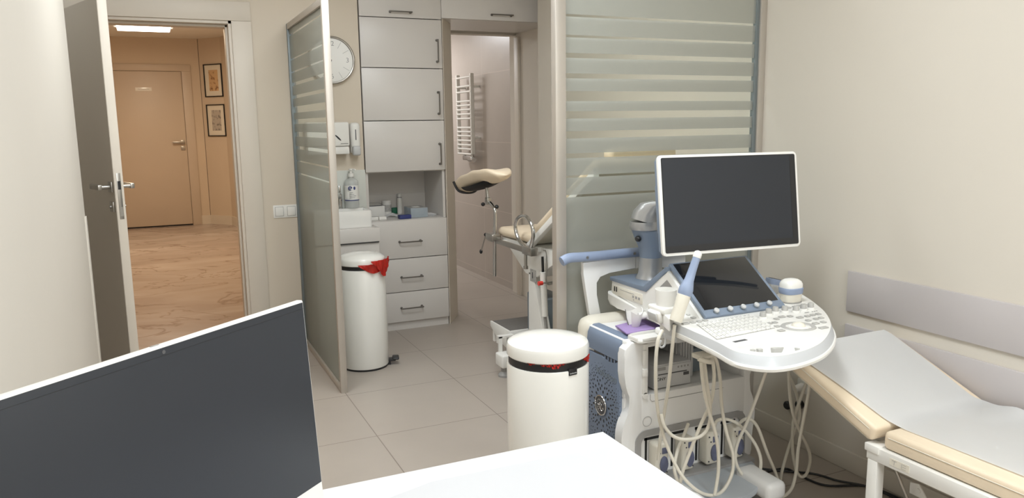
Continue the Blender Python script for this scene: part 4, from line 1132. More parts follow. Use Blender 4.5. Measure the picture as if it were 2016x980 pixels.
# lower body
mb = MB()
mb.box((UX0 + 0.004, YF + 0.03, 0.10), (UX1 - 0.004, 2.60, 0.418), bev=0.012)
mb.box((UX0 + 0.004, YF + 0.03, 0.41), (UX0 + 0.07, 2.60, 0.62), bev=0.01); mb.box((UX1 - 0.04, YF + 0.03, 0.41), (UX1 - 0.004, 2.60, 0.62), bev=0.01)
mb.box((UX0 + 0.06, 2.56, 0.41), (UX1 - 0.03, 2.60, 0.62)); mb.box((UX0 + 0.004, YF + 0.02, 0.604), (UX1 - 0.004, 2.60, 0.636), bev=0.008)
body = mb.build('body', m_cart, t)
MB().box((UX0 - 0.012, 2.535, 0.08), (UX1 + 0.012, 2.650, 0.66), bev=0.05, seg=5).build('rear_shell', m_cream, t)
# front shell with waisted sides
def wav(z):
    if z > 0.5: return 0.014  # how far the edge stands out
    return 0.012 - 0.030 * math.exp(-((z - 0.40) / 0.055) ** 2) * 0.9 + 0.012 * math.exp(-((z - 0.27) / 0.07) ** 2)
zs = [0.09 + (0.632 - 0.09) * k / 24 for k in range(25)]
def corner(z): return 0.03 * max(0, (z - 0.60) / 0.032) ** 2
mb = MB()
mb.prism([(UX0 - wav(z) + corner(z), YF, z) for z in zs] + [(UX0 + 0.066, YF, 0.632), (UX0 + 0.066, YF, 0.09)], (0, 0.045, 0), bev=0.006)
mb.prism([(UX1 + wav(z) - corner(z), YF, z) for z in zs] + [(UX1 - 0.036, YF, 0.632), (UX1 - 0.036, YF, 0.09)], (0, 0.045, 0), bev=0.006)
mb.box((UX0 + 0.05, YF + 0.001, 0.282), (UX1 - 0.03, YF + 0.04, 0.425), bev=0.003)
mb.box((UX0 + 0.05, YF + 0.001, 0.606), (UX1 - 0.03, YF + 0.04, 0.632), bev=0.003)
mb.build('front_shell', m_cart, t)
mb = MB()
def seam_(pts): return [Vector((x_, YF + 0.0002, z_)) for x_, z_ in pts]
mb.tube(seam_([(UX0 + 0.10, 0.425), (UX0 + 0.10, 0.405), (UX0 + 0.108, 0.396), (UX0 + 0.44, 0.396)]), 0.0011, n=6, sub=1)
c_ = [(1.588 + 0.019 * math.cos(a_), 0.322 + 0.019 * math.sin(a_)) for a_ in [2 * PI * k / 24 for k in range(24)]]
mb.tube(seam_(c_), 0.0009, n=6, sub=1, closed=True)
mb.build('seam_line', m_mgrey, t)
# niche frame bar with latch at left
mb = MB().box((UX0 + 0.064, YF - 0.006, 0.43), (UX0 + 0.085, YF + 0.02, 0.622), bev=0.003).box((UX0 + 0.060, YF - 0.012, 0.545), (UX0 + 0.075, YF + 0.0, 0.60), bev=0.003).box((UX0 + 0.060, YF - 0.014, 0.50), (UX0 + 0.080, YF + 0.0, 0.53), bev=0.003)
mb.cyl((UX0 + 0.075, YF - 0.006, 0.425), (UX0 + 0.075, YF + 0.004, 0.425), 0.012)
mb.build('niche_bracket', m_white, t)
# ribbed inner wall of the niche
mb = MB().box((1.80, YF + 0.10, 0.425), (1.87, YF + 0.28, 0.604))
for k in range(9): mb.box((1.795, YF + 0.11 + 0.019 * k, 0.44), (1.801, YF + 0.12 + 0.019 * k, 0.60))
for k in range(5): mb.box((1.803 + 0.013 * k, YF + 0.094, 0.47), (1.809 + 0.013 * k, YF + 0.101, 0.60))
for k in range(6): mb.box((1.945 + 0.016 * k, YF + 0.22, 0.44), (1.951 + 0.016 * k, YF + 0.30, 0.60))
mb.build('vent_wall', m_lgrey, t, smooth=0)
MB().box((1.875, YF + 0.12, 0.43), (1.945, YF + 0.29, 0.53), bev=0.01).build('dark_module', m_bluegrey, t)
# side panel
a_ = ax(1160, 690, UX0)
mb = MB(); mb.prism([(UX0 - 0.008, y_, z_) for y_, z_ in ((2.312, 0.10), (2.545, 0.10), (2.545, 0.538), (2.43, 0.543), (2.395, 0.531), (2.345, 0.536), (2.33, 0.548), (2.312, 0.552))], (0.014, 0, 0), bev=0.003)
sp = mb.build('side_panel', m_blueside, t)
pr = [(UX0 + 0.045, 0.641), (UX0 + 0.02, 0.640), (UX0 + 0.003, 0.630), (UX0 - 0.006, 0.612), (UX0 - 0.009, 0.585), (UX0 - 0.009, 0.553), (UX0 + 0.012, 0.553), (UX0 + 0.045, 0.60)]
MB().prism([(x_, 2.314, z_) for x_, z_ in pr], (0, 0.231, 0)).build('side_cap', m_blueside, t)
MB().box((UX0 - 0.004, 2.31, 0.530), (UX0 + 0.004, 2.50, 0.556)).build('grip_recess', m_dgrey, t)
mb = MB()
for k in range(4): mb.box((UX0 - 0.008, 2.345 + 0.022 * k, 0.535), (UX0 + 0.0, 2.352 + 0.022 * k, 0.551))
mb.build('grip_ribs', m_blueside, t)
# badge and vent holes
bc = ax(1184, 797, UX0 - 0.008)
rn = random.Random(4); mb = MB()
xs = UX0 - 0.0082
placed = []
for k in range(900):
    rr = 0.046 + 0.098 * rn.random() ** 0.8; aa = rn.random() * 2 * PI
    y_ = bc.y + rr * math.cos(aa); z_ = bc.z + 1.15 * rr * math.sin(aa)
    if y_ > 2.538 or y_ < 2.30 or z_ < 0.12: continue
    s_ = 0.0085 * (1 - rr / 0.17)
    if any((y_ - p_[0]) ** 2 + (z_ - p_[1]) ** 2 < (s_ + p_[2] + 0.0045) ** 2 for p_ in placed): continue
    placed.append((y_, z_, s_))
    ca, sa = math.cos(aa), math.sin(aa)
    pts = []
    for j in range(10):
        u_ = 1.15 * s_ * math.cos(2 * PI * j / 10); v_ = 0.72 * s_ * math.sin(2 * PI * j / 10)
        pts.append((xs, y_ + u_ * ca - v_ * sa, z_ + u_ * sa + v_ * ca))
    mb.prism(pts, (-0.0004, 0, 0))
mb.build('vent_holes', m_black, sp, smooth=0)
MBd = frame((xs, bc.y, bc.z), (0, -1, 0), (0, 0, 1), (-1, 0, 0))
bd = MB(MBd).rings([((0, 0, 0), 0.039), ((0, 0, 0.004), 0.039)], 40).build('badge', m_dgrey, sp)
mb = MB(MBd).tube([(0.038 * math.cos(q), 0.038 * math.sin(q), 0.004) for q in [2 * PI * k / 40 for k in range(40)]], 0.0028, n=8, sub=1, closed=True)
mb.build('badge_ring', m_chrome, sp)
mb = MB(MBd)
S_ = lambda pts: [Vector((x_, y_, 0.0045)) for x_, y_ in pts]
mb.tube(S_([(-0.002, 0.018), (-0.011, 0.022), (-0.020, 0.012), (-0.017, 0.0), (-0.006, 0.001), (-0.004, 0.010), (-0.010, 0.004), (-0.006, -0.012), (-0.014, -0.020), (-0.020, -0.012), (-0.010, -0.006), (0.0, -0.002)]), 0.0016, n=6)
mb.tube(S_([(0.016, 0.015), (0.008, 0.020), (0.002, 0.012), (0.009, 0.004), (0.014, 0.006), (0.006, 0.0), (0.001, -0.010), (0.007, -0.019), (0.017, -0.016), (0.020, -0.006), (0.013, -0.008)]), 0.0016, n=6)
mb.tube([Vector((0.026 * math.cos(q), 0.026 * math.sin(q), 0.0045)) for q in [0.3 + 1.2 * k / 6 for k in range(7)]], 0.0012, n=6, sub=1)
mb.tube([Vector((0.026 * math.cos(q), 0.026 * math.sin(q), 0.0045)) for q in [3.4 + 1.2 * k / 6 for k in range(7)]], 0.0012, n=6, sub=1)
mb.build('badge_monogram', m_chrome, sp)
q = ax(1193, 737, UX0 - 0.008)
MB().text('Voluson', frame((xs - 0.0002, q.y, q.z), (0, -1, -0.02), (0, 0, 1), (-1, 0, 0)), 0.045, font_shear=0.2).build('embossed_lettering', m_bluegrey, sp)
# probe port field
def arch(x0, x1, z0, z1, r):
    P = [(x0, z0)]
    for k in range(9): q_ = PI - PI / 2 * k / 8; P.append((x0 + r + r * math.cos(q_), z1 - r + r * math.sin(q_)))
    for k in range(9): q_ = PI / 2 - PI / 2 * k / 8; P.append((x1 - r + r * math.cos(q_), z1 - r + r * math.sin(q_)))
    P.append((x1, z0)); return P
A1_ = arch(1.535, 2.055, 0.095, 0.290, 0.045); A2_ = arch(1.560, 2.030, 0.095, 0.265, 0.030)
mb = MB()
n_ = len(A1_)
V1 = [mb._v((x_, YF - 0.004, z_)) for x_, z_ in A1_]; V2 = [mb._v((x_, YF - 0.004, z_)) for x_, z_ in A2_]
V3 = [mb._v((x_, YF + 0.012, z_)) for x_, z_ in A1_]; V4 = [mb._v((x_, YF + 0.012, z_)) for x_, z_ in A2_]
for k in range(n_ - 1):
    for A_, B_ in ((V1, V2), (V1, V3), (V2, V4)): mb.bm.faces.new([A_[k], A_[k + 1], B_[k + 1], B_[k]])
mb.build('port_surround', m_mgrey, t)
MB().prism([(x_, YF + 0.006, z_) for x_, z_ in A2_], (0, 0.02, 0)).build('port_panel', m_cart, t)
mb = MB(); mb.box((1.54, YF - 0.06, 0.085), (2.06, YF + 0.03, 0.108), bev=0.006)
mb.build('port_sill', m_mgrey, t)
PX_ = [(1294, 885), (1345, 880), (1393, 870), (1443, 860)]
port = []
for k, (a_, b_) in enumerate(PX_):
    x_ = ay(a_, b_, YF - 0.02).x; port.append(x_)
    MB().box((x_ - 0.038, YF + 0.0045, 0.12), (x_ - 0.029, YF + 0.007, 0.256)).box((x_ - 0.042, YF + 0.0045, 0.246), (x_ + 0.03, YF + 0.007, 0.256)).build('port_slot', m_black, t)
# base with feet
mb = MB()
mb.prism([(1.79 + 0.27 * math.cos(q_) * (1 if abs(math.cos(q_)) < .6 else 0.98), 2.30 + 0.30 * math.sin(q_), 0.075) for q_ in [PI + PI * k / 24 for k in range(25)]], (0, 0, 0.022), bev=0.005)
mb.build('foot_rest', m_base, t)
MB().box((1.56, 2.22, 0.035), (2.03, 2.62, 0.10), bev=0.01).build('base', m_cart, t)
for x_, y_ in ((1.62, 2.06), (1.955, 2.06), (1.56, 2.54), (2.02, 2.54)):
    mb = MB().box((x_ - 0.045, y_ - 0.085, 0.055), (x_ + 0.045, y_ + 0.10, 0.125), bev=0.022, seg=4)
    f_ = mb.build('caster_cover', m_cart, t)
    MB().cyl((x_ - 0.026, y_ - 0.01, 0.045), (x_ - 0.006, y_ - 0.01, 0.045), 0.045, n=28).cyl((x_ + 0.006, y_ - 0.01, 0.045), (x_ + 0.026, y_ - 0.01, 0.045), 0.045, n=28).build('wheel', m_mgrey, f_)
# rear handle
yh = 2.655
fl = [(1148, 517), (1190, 511), (1262, 503), (1262, 528), (1200, 537), (1181, 543), (1173, 556), (1175, 580), (1184, 622), (1162, 628), (1155, 580), (1149, 540)]
P = [ay(a_, b_, yh) for a_, b_ in fl]
mb = MB()
for p_ in P: p_.x = min(p_.x, 1.788)
mb.prism(P, (0, 0.022, 0), bev=0.004)
mb.prism([Vector((3.58 - p_.x, p_.y, p_.z)) for p_ in P], (0, 0.022, 0), bev=0.004)
mb.build('handle_frame', m_cart, t)
hb = [(1106, 513), (1120, 508), (1142, 506), (1180, 503), (1220, 499), (1256, 496)]
P = [ay(a_, b_, yh - 0.010) for a_, b_ in hb]; zc_ = P[-1].z
P += [Vector((1.95, yh - 0.012, zc_)), Vector((2.05, yh - 0.012, zc_ - 0.004)), Vector((2.115, yh - 0.012, zc_ - 0.012))]
P[0].z -= 0.004
mb = MB().tube(P, 0.0195, n=14)
mb.build('push_handle', m_lblue, t)
mb = MB()
for a_ in ((1157, 507), (1250, 499)):
    q = ay(a_[0], a_[1], yh - 0.031); mb.cyl(q, q + Vector((0, 0.006, 0)), 0.006, n=14)
mb.build('handle_screw', m_metal, t)
# console pod, carrying column
mb = MB().box((1.70, 2.36, 0.60), (1.88, 2.56, 0.72), bev=0.02)
mb.build('lift_column', m_lgrey, t)
XC0, XC1 = 1.66, 2.035
def yz(L_, x_): return [(x_, a_, b_) for a_, b_ in L_]
pl = [ax(a_, b_, XC0 - 0.008) for a_, b_ in ((1192, 571), (1194, 588), (1201, 600), (1216, 607), (1240, 615), (1266, 624), (1288, 633))]
pl = [(min(p_.y, 2.655), p_.z) for p_ in pl] + [(2.10, 0.650), (2.06, 0.690), (2.06, 0.712), (2.20, 0.735), (2.36, 0.730), (2.405, 0.703), (2.425, 0.705)]
pod = MB().prism(yz(pl, XC0 - 0.010), (XC1 - XC0 + 0.02, 0, 0), bev=0.008, seg=3).build('pod_underside', m_white, t)
MB().prism(yz([(2.635, 0.785), (2.64, 0.735), (2.42, 0.705), (2.30, 0.70), (2.10, 0.72), (2.07, 0.75), (2.262, 0.884), (2.395, 0.782)], XC0), (XC1 - XC0, 0, 0), bev=0.003).build('console', m_white, t)
MB().prism(yz([(2.175, 0.793), (2.262, 0.852), (2.335, 0.793)], XC0 - 0.0015), (0.003, 0, 0)).build('cheek_recess', m_mgrey, t)
# blue cover: plate + rear slope
MB().prism(yz([(2.645, 0.782), (2.392, 0.782), (2.262, 0.884), (2.258, 0.897), (2.272, 0.897), (2.402, 0.798), (2.645, 0.798)], XC0 - 0.005), (XC1 - XC0 + 0.01, 0, 0), bev=0.004).build('console_cover', m_blue, t)
# ports on the left side of the console
mb = MB().box((XC0 - 0.0025, 2.415, 0.728), (XC0 + 0.001, 2.625, 0.768), R=rot('X', 0), bev=0.001)
mb.build('port_strip', m_cream, t)
mb = MB()
for y_ in (2.592, 2.606): mb.box((XC0 - 0.0035, y_, 0.744), (XC0 - 0.002, y_ + 0.007, 0.764))
mb.build('usb_port', m_black, t)
mb = MB()
for k in range(3): mb.box((XC0 - 0.0033, 2.430 + 0.020 * k, 0.742), (XC0 - 0.002, 2.441 + 0.020 * k, 0.752))
mb.box((XC0 - 0.0033, 2.47, 0.757), (XC0 - 0.002, 2.57, 0.7585)).box((XC0 - 0.0033, 2.47, 0.733), (XC0 - 0.002, 2.475, 0.737))
mb.build('port_symbols', m_mgrey, t)

# ---------------- control panel
outl = [(1352, 600), (1336, 608), (1320, 629), (1361, 650), (1386, 661), (1414, 674), (1445, 690), (1480, 698), (1520, 701), (1560, 696), (1598, 684), (1621, 670), (1634, 650), (1635, 633), (1624, 614), (1605, 597), (1585, 583), (1560, 570), (1530, 562), (1500, 560)]
TP = [az(a_, b_, 0.75) for a_, b_ in outl]
TP.append(Vector((2.06, 2.40, 0.75))); TP.append(Vector((1.70, 2.36, 0.75)))
def smoothloop(P, n_):
    Q = []; m_ = len(P)
    for i in range(m_):
        p0, p1, p2, p3 = P[i - 1], P[i], P[(i + 1) % m_], P[(i + 2) % m_]
        for k in range(n_):
            u_ = k / n_
            Q.append(0.5 * ((2 * p1) + (p2 - p0) * u_ + (2 * p0 - 5 * p1 + 4 * p2 - p3) * u_ * u_ + (3 * p1 - p0 - 3 * p2 + p3) * u_ ** 3))
    return Q
TL_ = smoothloop(TP, 5)
cc = Vector((1.83, 2.05, 0.75))
def plate(outer, holes, z0, z1):
    cu = bpy.data.curves.new('t', 'CURVE'); cu.dimensions = '2D'; cu.fill_mode = 'BOTH'; cu.extrude = (z1 - z0) / 2
    for L_ in [outer] + holes:
        s_ = cu.splines.new('POLY'); s_.points.add(len(L_) - 1); s_.use_cyclic_u = True
        for i, p_ in enumerate(L_): s_.points[i].co = (p_[0], p_[1], 0, 1)
    o_ = bpy.data.objects.new('t', cu); me = bpy.data.meshes.new_from_object(o_)
    me.transform(Matrix.Translation((0, 0, (z0 + z1) / 2)))
    mb = MB(); mb.bm.from_mesh(me)
    bpy.data.meshes.remove(me); bpy.data.objects.remove(o_); bpy.data.curves.remove(cu)
    bmesh.ops.remove_doubles(mb.bm, verts=mb.bm.verts, dist=1e-5)
    return mb
# hand opening at the front
hole_px = [(1452, 684), (1470, 679), (1500, 676), (1535, 674), (1570, 675), (1584, 680), (1578, 687), (1550, 693), (1515, 694), (1480, 691)]
HP = smoothloop([az(a_, b_, 0.75) for a_, b_ in hole_px], 4)
cp = plate([(p_.x, p_.y) for p_ in TL_], [[(p_.x, p_.y) for p_ in HP]], 0.738, 0.750).build('control_panel', m_white, t)
# skirt and lip
def outw(p_, k):
    d_ = p_ - cc; d_.z = 0
    fr_ = max(0.0, min(1.0, (1.98 - p_.y) / 0.25))
    return Vector((p_.x, p_.y, 0)) + d_.normalized() * k * (0.15 + 0.85 * fr_)
mb = MB(); rows = []
for (k, z_) in ((0.0, 0.7495), (0.004, 0.744), (0.011, 0.733), (0.016, 0.722)):
    rows.append([mb._v((outw(p_, k).x, outw(p_, k).y, z_)) for p_ in TL_])
for A_, B_ in zip(rows, rows[1:]):
    for k in range(len(TL_)): mb.bm.faces.new([A_[k], A_[(k + 1) % len(TL_)], B_[(k + 1) % len(TL_)], B_[k]])
mb.build('panel_skirt', m_skirt, t)
mb = MB(); rows = []
for (k, z_) in ((0.014, 0.7225), (0.021, 0.722), (0.024, 0.717), (0.022, 0.709), (0.014, 0.705), (-0.03, 0.704)):
    rows.append([mb._v((outw(p_, k).x, outw(p_, k).y, z_)) for p_ in TL_])
for A_, B_ in zip(rows, rows[1:]):
    for k in range(len(TL_)): mb.bm.faces.new([A_[k], A_[(k + 1) % len(TL_)], B_[(k + 1) % len(TL_)], B_[k]])
mb.bm.faces.new(rows[-1]); 
mb.build('panel_lip', m_white, t)
# inside of the hand opening
mb = MB(); c_ = sum(HP, Vector()) / len(HP); rows = []
for (k, z_) in ((1.0, 0.7495), (0.97, 0.738), (0.90, 0.722), (0.80, 0.716)):
    rows.append([mb._v((c_.x + (p_.x - c_.x) * k, c_.y + (p_.y - c_.y) * k, z_)) for p_ in HP])
for A_, B_ in zip(rows, rows[1:]):
    for k in range(len(HP)): mb.bm.faces.new([A_[k], A_[(k + 1) % len(HP)], B_[(k + 1) % len(HP)], B_[k]])
mb.bm.faces.new(rows[-1])
mb.build('hand_grip', m_white, cp)
# keyboard
KT = [az(1371, 639, 0.7502), az(1476, 619, 0.7502), az(1526, 646, 0.7502), az(1411, 669, 0.7502)]
kb = MB().prism([KT[0], KT[1], KT[2], KT[3]], (0, 0, 0.0008)).build('keyboard', m_btn, cp, smooth=0)
def bil(u, v): return KT[0] * (1 - u) * (1 - v) + KT[1] * u * (1 - v) + KT[2] * u * v + KT[3] * (1 - u) * v
key0 = None
NC, NR = 13, 6
for j in range(NR):
    for i in range(NC):
        if j == NR - 1 and 3 <= i <= 7:
            if i > 3: continue
            u0, u1 = 3.06 / NC, 7.94 / NC
        else: u0, u1 = (i + 0.07) / NC, (i + 0.93) / NC
        v0, v1 = (j + 0.08) / NR, (j + 0.92) / NR
        P = [bil(u0, v0), bil(u1, v0), bil(u1, v1), bil(u0, v1)]
        mb = MB(); mb.prism([p_ + Vector((0, 0, 0.0009)) for p_ in P], (0, 0, 0.0035), bev=0.0008, seg=1)
        mb.build('key', m_white, cp, smooth=0)
mb = MB()
rn = random.Random(2)
for j in range(NR):
    for i in range(NC):
        if j == NR - 1 and 3 <= i <= 7: continue
        p_ = bil((i + 0.35) / NC, (j + 0.4) / NR) + Vector((0, 0, 0.0045))
        mb.box(p_ - Vector((0.0022, 0.0026, 0)), p_ + Vector((0.0022 * rn.choice((0.6, 1, 1.8)), 0.0022, 0.0003)))
mb.build('key_legends', m_mgrey, cp, smooth=0)
# round-cornered buttons
btn = [(1280 + a_ / 6.125, 580 + b_ / 6.125, s_) for a_, b_, s_ in ((468, 192, 1), (465, 235, 1), (540, 222, 1), (522, 272, 1), (598, 264, 1), (428, 343, 1.5), (512, 328, 1), (590, 318, 1), (662, 305, 1))]
btn += [(1470 + a_ / 5.445, 560 + b_ / 5.445, s_) for a_, b_, s_ in ((450, 243, .9), (515, 235, .9), (565, 222, .9), (622, 212, .9), (378, 342, 1.4), (465, 336, 1.1), (570, 348, 1.4), (650, 335, 1), (708, 322, 1), (768, 312, 1), (320, 364, 1), (660, 380, 1), (742, 364, 1), (798, 352, 1), (243, 412, 1), (302, 402, 1), (740, 412, 1.3), (822, 398, 1), (325, 443, 1), (822, 458, 2.0), (370, 488, 1.4))]
for a_, b_, s_ in btn:
    q = az(a_, b_, 0.753)
    MB().box((q.x - 0.0085 * s_, q.y - 0.008, 0.7502), (q.x + 0.0085 * s_, q.y + 0.008, 0.7545), bev=0.003).build('button', m_btn, cp)
mb = MB()
for a_, b_ in ((630, 303), (645, 301), (660, 298), (705, 291), (728, 287), (750, 283)):
    q = az(1470 + a_ / 5.445, 560 + b_ / 5.445, 0.7505); mb.box(q - Vector((0.0022, 0.0022, 0.0003)), q + Vector((0.0022, 0.0022, 0.0012)))
mb.build('indicator', m_mgrey, cp)
# knobs
kn = [(1280 + a_ / 3.2675, 460 + b_ / 3.2675) for a_, b_ in ((725, 540), (762, 518), (805, 505), (865, 500), (937, 500), (985, 488), (1032, 480))]
for a_, b_ in kn:
    q = az(a_, b_, 0.7525)
    k_ = MB().lathe((q.x, q.y, 0.7502), [(0.0145, 0), (0.014, 0.006), (0.0115, 0.007)], 24).build('knob', m_white, cp)
    MB().lathe((q.x, q.y, 0.7572), [(0.011, 0), (0.0105, 0.013), (0.009, 0.0155), (0, 0.016)], 24).build('knob_cap', m_btn, k_)
# trackball
q = az(1572, 643, 0.7505)
MT = Matrix.Translation((q.x, q.y, 0.7502))
mb = MB(MT); 
ro, ri = 0.058, 0.042
for k in range(40):
    a0_, a1_ = 2 * PI * k / 40, 2 * PI * (k + 1) / 40
    pass
V_ = []
for r_, z_ in ((ro, 0), (ro - 0.002, 0.0035), (ri + 0.002, 0.0035), (ri, 0)):
    V_.append([mb._v((r_ * math.cos(2 * PI * k / 40), r_ * 0.92 * math.sin(2 * PI * k / 40), z_)) for k in range(40)])
for A_, B_ in zip(V_, V_[1:]):
    for k in range(40): mb.bm.faces.new([A_[k], A_[(k + 1) % 40], B_[(k + 1) % 40], B_[k]])
mb.build('trackball_ring', m_btn, cp)
MB(MT).lathe((0, 0, 0), [(0.034, 0), (0.032, 0.003), (0.024, 0.004)], 32).build('trackball_bezel', m_white, cp)
MB(MT).ell((0, 0, 0.002), (0.0225, 0.0225, 0.0145), nu=24).build('trackball', m_cream, cp)
# paddle buttons in the hand opening, slot
for a_, b_, s_ in ((1481, 684.5, 0.8), (1495, 683.5, 0.9), (1533, 680.5, 2.6), (1573, 681.5, 1.2)):
    q = az(a_, b_, 0.74)
    MB().box((q.x - 0.0095 * s_, q.y - 0.008, 0.7165), (q.x + 0.0095 * s_, q.y + 0.010, 0.736), bev=0.002).build('paddle_button', m_btn, cp)
q = az(1457, 670.5, 0.7505)
MB().box((q.x - 0.026, q.y - 0.0065, 0.7495), (q.x + 0.026, q.y + 0.0065, 0.7508), R=rot('Z', 4), bev=0.0004).build('card_slot', m_dgrey, cp)
# touch screen
uy = Vector((0, 0.205, 0.147)).normalized(); nt_ = Vector((0, -uy.z, uy.y))
MS = frame((1.676, 2.058, 0.7505), (1, 0, 0), uy, nt_)
ts = MB(MS).box((-0.006, 0, -0.004), (0.352, 0.262, 0.010), bev=0.003).build('touch_screen', m_blue, t)
MB(MS).box((0.006, 0.030, 0.0095), (0.338, 0.255, 0.0112), bev=0.0008).build('screen_glass', m_screen2, ts)
for k in range(5):
    u_ = (0.045, 0.105, 0.163, 0.223, 0.282)[k]
    k_ = MB(MS).rings([((u_, 0.016, 0.009), 0.0095), ((u_, 0.016, 0.018), 0.009)], 24).build('knob', m_bluegrey, ts)
    MB(MS).rings([((u_, 0.016, 0.018), 0.0098), ((u_, 0.016, 0.023), 0.0092), ((u_, 0.016, 0.024), 0.007)], 24).build('knob_cap', m_lgrey, k_)

# ---------------- monitor arm and monitor
nx, ny = 1.785, 2.545
MB().lathe((nx, ny, 0.7985), [(0.060, 0), (0.058, 0.004), (0.049, 0.02), (0.0455, 0.05), (0.0455, 0.085)], 36).build('arm_column', m_silver, t)
e1 = ay(1266, 475, ny); e2 = ay(1264, 452, ny); e3 = ay(1262, 430, ny); e4 = ay(1266, 408, ny - 0.01)
MB().rings([(Vector((nx, ny, 0.8835)), 0.0445), (Vector((nx - 0.003, ny, 0.92)), 0.045), (Vector((nx - 0.018, ny, 0.96)), 0.050), (Vector((nx - 0.033, ny, 0.998)), 0.052)], 32, axis=Vector((0, 0, 1))).build('arm_knuckle', m_blue, t)
MB().rings([(Vector((nx - 0.034, ny, 0.998)), 0.0545), (Vector((nx - 0.037, ny, 1.012)), 0.056), (Vector((nx - 0.037, ny, 1.030)), 0.054)], 36, axis=Vector((0, 0, 1))).build('arm_ring', m_silver, t)
mb = MB().rings([(Vector((nx - 0.036, ny, 1.031)), 0.052), (Vector((nx - 0.030, ny - 0.004, 1.06)), 0.050), (Vector((nx - 0.012, ny - 0.02, 1.092)), 0.046), (Vector((nx + 0.010, ny - 0.05, 1.105)), 0.036)], 32, axis=Vector((0.25, -0.1, 1)))
mb.build('arm_head', m_silver, t)
mb = MB().ell((nx - 0.075, ny - 0.02, 0.965), (0.012, 0.014, 0.012))
mb.build('arm_release', m_black, t)
dl, dr = 2.68, 2.87
TLm = CAMP + ray(1294.5, 306) * (dl / FPX); TRm = CAMP + ray(1567, 301.5) * (dr / FPX)
BLm = ray(1283, 513)
xm = (TRm - TLm); xm.z = 0; Wm = xm.length; xm.normalize(); nm = Vector((xm.y, -xm.x, 0))
tz = math.radians(8)
um = Vector((0, 0, 1)) * math.cos(tz) - (-nm if nm.y > 0 else nm) * math.sin(tz)
if nm.y > 0: nm = -nm
um = (Vector((0, 0, 1)) * math.cos(tz) - nm * math.sin(tz)).normalized()
fm = (nm * math.cos(tz) + Vector((0, 0, 1)) * math.sin(tz)).normalized()
Hm = 0.352
MM = frame(TLm - um * Hm, xm, um, fm)
mo = MB(MM).prism([(x_, y_, -0.012) for x_, y_ in [(Wm / 2 + (Wm / 2 - 0.014) * sx + 0.014 * math.cos(q_), Hm / 2 + (Hm / 2 - 0.014) * sy + 0.014 * math.sin(q_)) for (sx, sy, q0) in ((1, 1, 0), (-1, 1, PI / 2), (-1, -1, PI), (1, -1, 1.5 * PI)) for q_ in [q0 + PI / 2 * k / 5 for k in range(6)]]], (0, 0, 0.012), bev=0.0025).build('monitor', m_white, t)
def rr(x0, y0, x1, y1, r):
    return [(cx_ + r * math.cos(q_), cy_ + r * math.sin(q_)) for (cx_, cy_, q0) in ((x1 - r, y1 - r, 0), (x0 + r, y1 - r, PI / 2), (x0 + r, y0 + r, PI), (x1 - r, y0 + r, 1.5 * PI)) for q_ in [q0 + PI / 2 * k / 5 for k in range(6)]]
MB(MM).prism([(x_, y_, -0.032) for x_, y_ in rr(0.004, 0.004, Wm - 0.004, Hm - 0.004, 0.014)], (0, 0, 0.0195), bev=0.006).build('monitor_back', m_blue, mo)
MB(MM).prism([(x_, y_, 0.0002) for x_, y_ in rr(0.011, 0.010, Wm - 0.009, Hm - 0.009, 0.006)], (0, 0, 0.0012)).build('bezel', m_black, mo, smooth=0)
MB(MM).box((0.014, 0.034, 0.0014), (Wm - 0.034, Hm - 0.013, 0.0018)).build('screen', m_screen, mo, smooth=0)
MB(MM).box((Wm - 0.033, 0.034, 0.0014), (Wm - 0.0315, Hm - 0.03, 0.0019)).build('bezel_line', m_black, mo, smooth=0)
ctr = MM @ Vector((Wm * 0.30, Hm * 0.48, -0.03))
# bracket from arm head to the back of the monitor
hd = Vector((nx + 0.005, ny - 0.05, 1.085))
MB(MM).box((0.008, Hm * 0.22, -0.052), (Wm * 0.62, Hm * 0.72, -0.031), bev=0.012, seg=3).build('mount_plate', m_blue, mo)
MB().tube([hd + Vector((-0.01, 0.03, 0)), hd + Vector((0.01, -0.04, -0.01)), ctr + Vector((0, 0.03, 0))], 0.026, n=16).build('mount_arm', m_blue, mo)

# ---------------- holders on the left of the panel
cup = ay(1311, 582, 2.15); 
cu_c = Vector((cup.x, 2.15, 0.790))
mb = MB()
V_ = []
for r_, z_ in ((0.030, 0.0), (0.033, 0.002), (0.0375, 0.055), (0.0375, 0.058), (0.0345, 0.058), (0.031, 0.010), (0.0001, 0.008)):
    V_.append([mb._v((cu_c.x + r_ * math.cos(2 * PI * k / 32), cu_c.y + r_ * math.sin(2 * PI * k / 32), cu_c.z + z_)) for k in range(32)])
for A_, B_ in zip(V_, V_[1:]):
    for k in range(32): mb.bm.faces.new([A_[k], A_[(k + 1) % 32], B_[(k + 1) % 32], B_[k]])
mb.bm.faces.new(V_[0][::-1])
mb.build('gel_cup', m_white, t)
mb = MB().box((cu_c.x - 0.042, 2.105, 0.768), (1.615, 2.20, 0.792), bev=0.008, seg=3)
mb.box((cu_c.x - 0.050, 2.12, 0.735), (cu_c.x - 0.02, 2.19, 0.778), R=rot('Y', -14), bev=0.008)
mb.box((1.548, 2.075, 0.705), (1.60, 2.15, 0.746), bev=0.006)
bl = [az(a_, b_, 0.772) for a_, b_ in ((1299, 612), (1322, 600), (1340, 612), (1318, 628))]
mb.prism([p_ - Vector((0, 0, 0.045)) for p_ in bl], (0, 0, 0.045), bev=0.005)
mb.build('holder_bracket', m_white, t)
MB().box((cu_c.x - 0.054, 2.13, 0.740), (cu_c.x - 0.046, 2.18, 0.772), R=rot('Y', -14), bev=0.003).build('holder_pad', m_lgrey, t)
MB().box((1.545, 2.07, 0.700), (1.60, 2.12, 0.73), bev=0.006).build('holder_stop', m_lgrey, t)
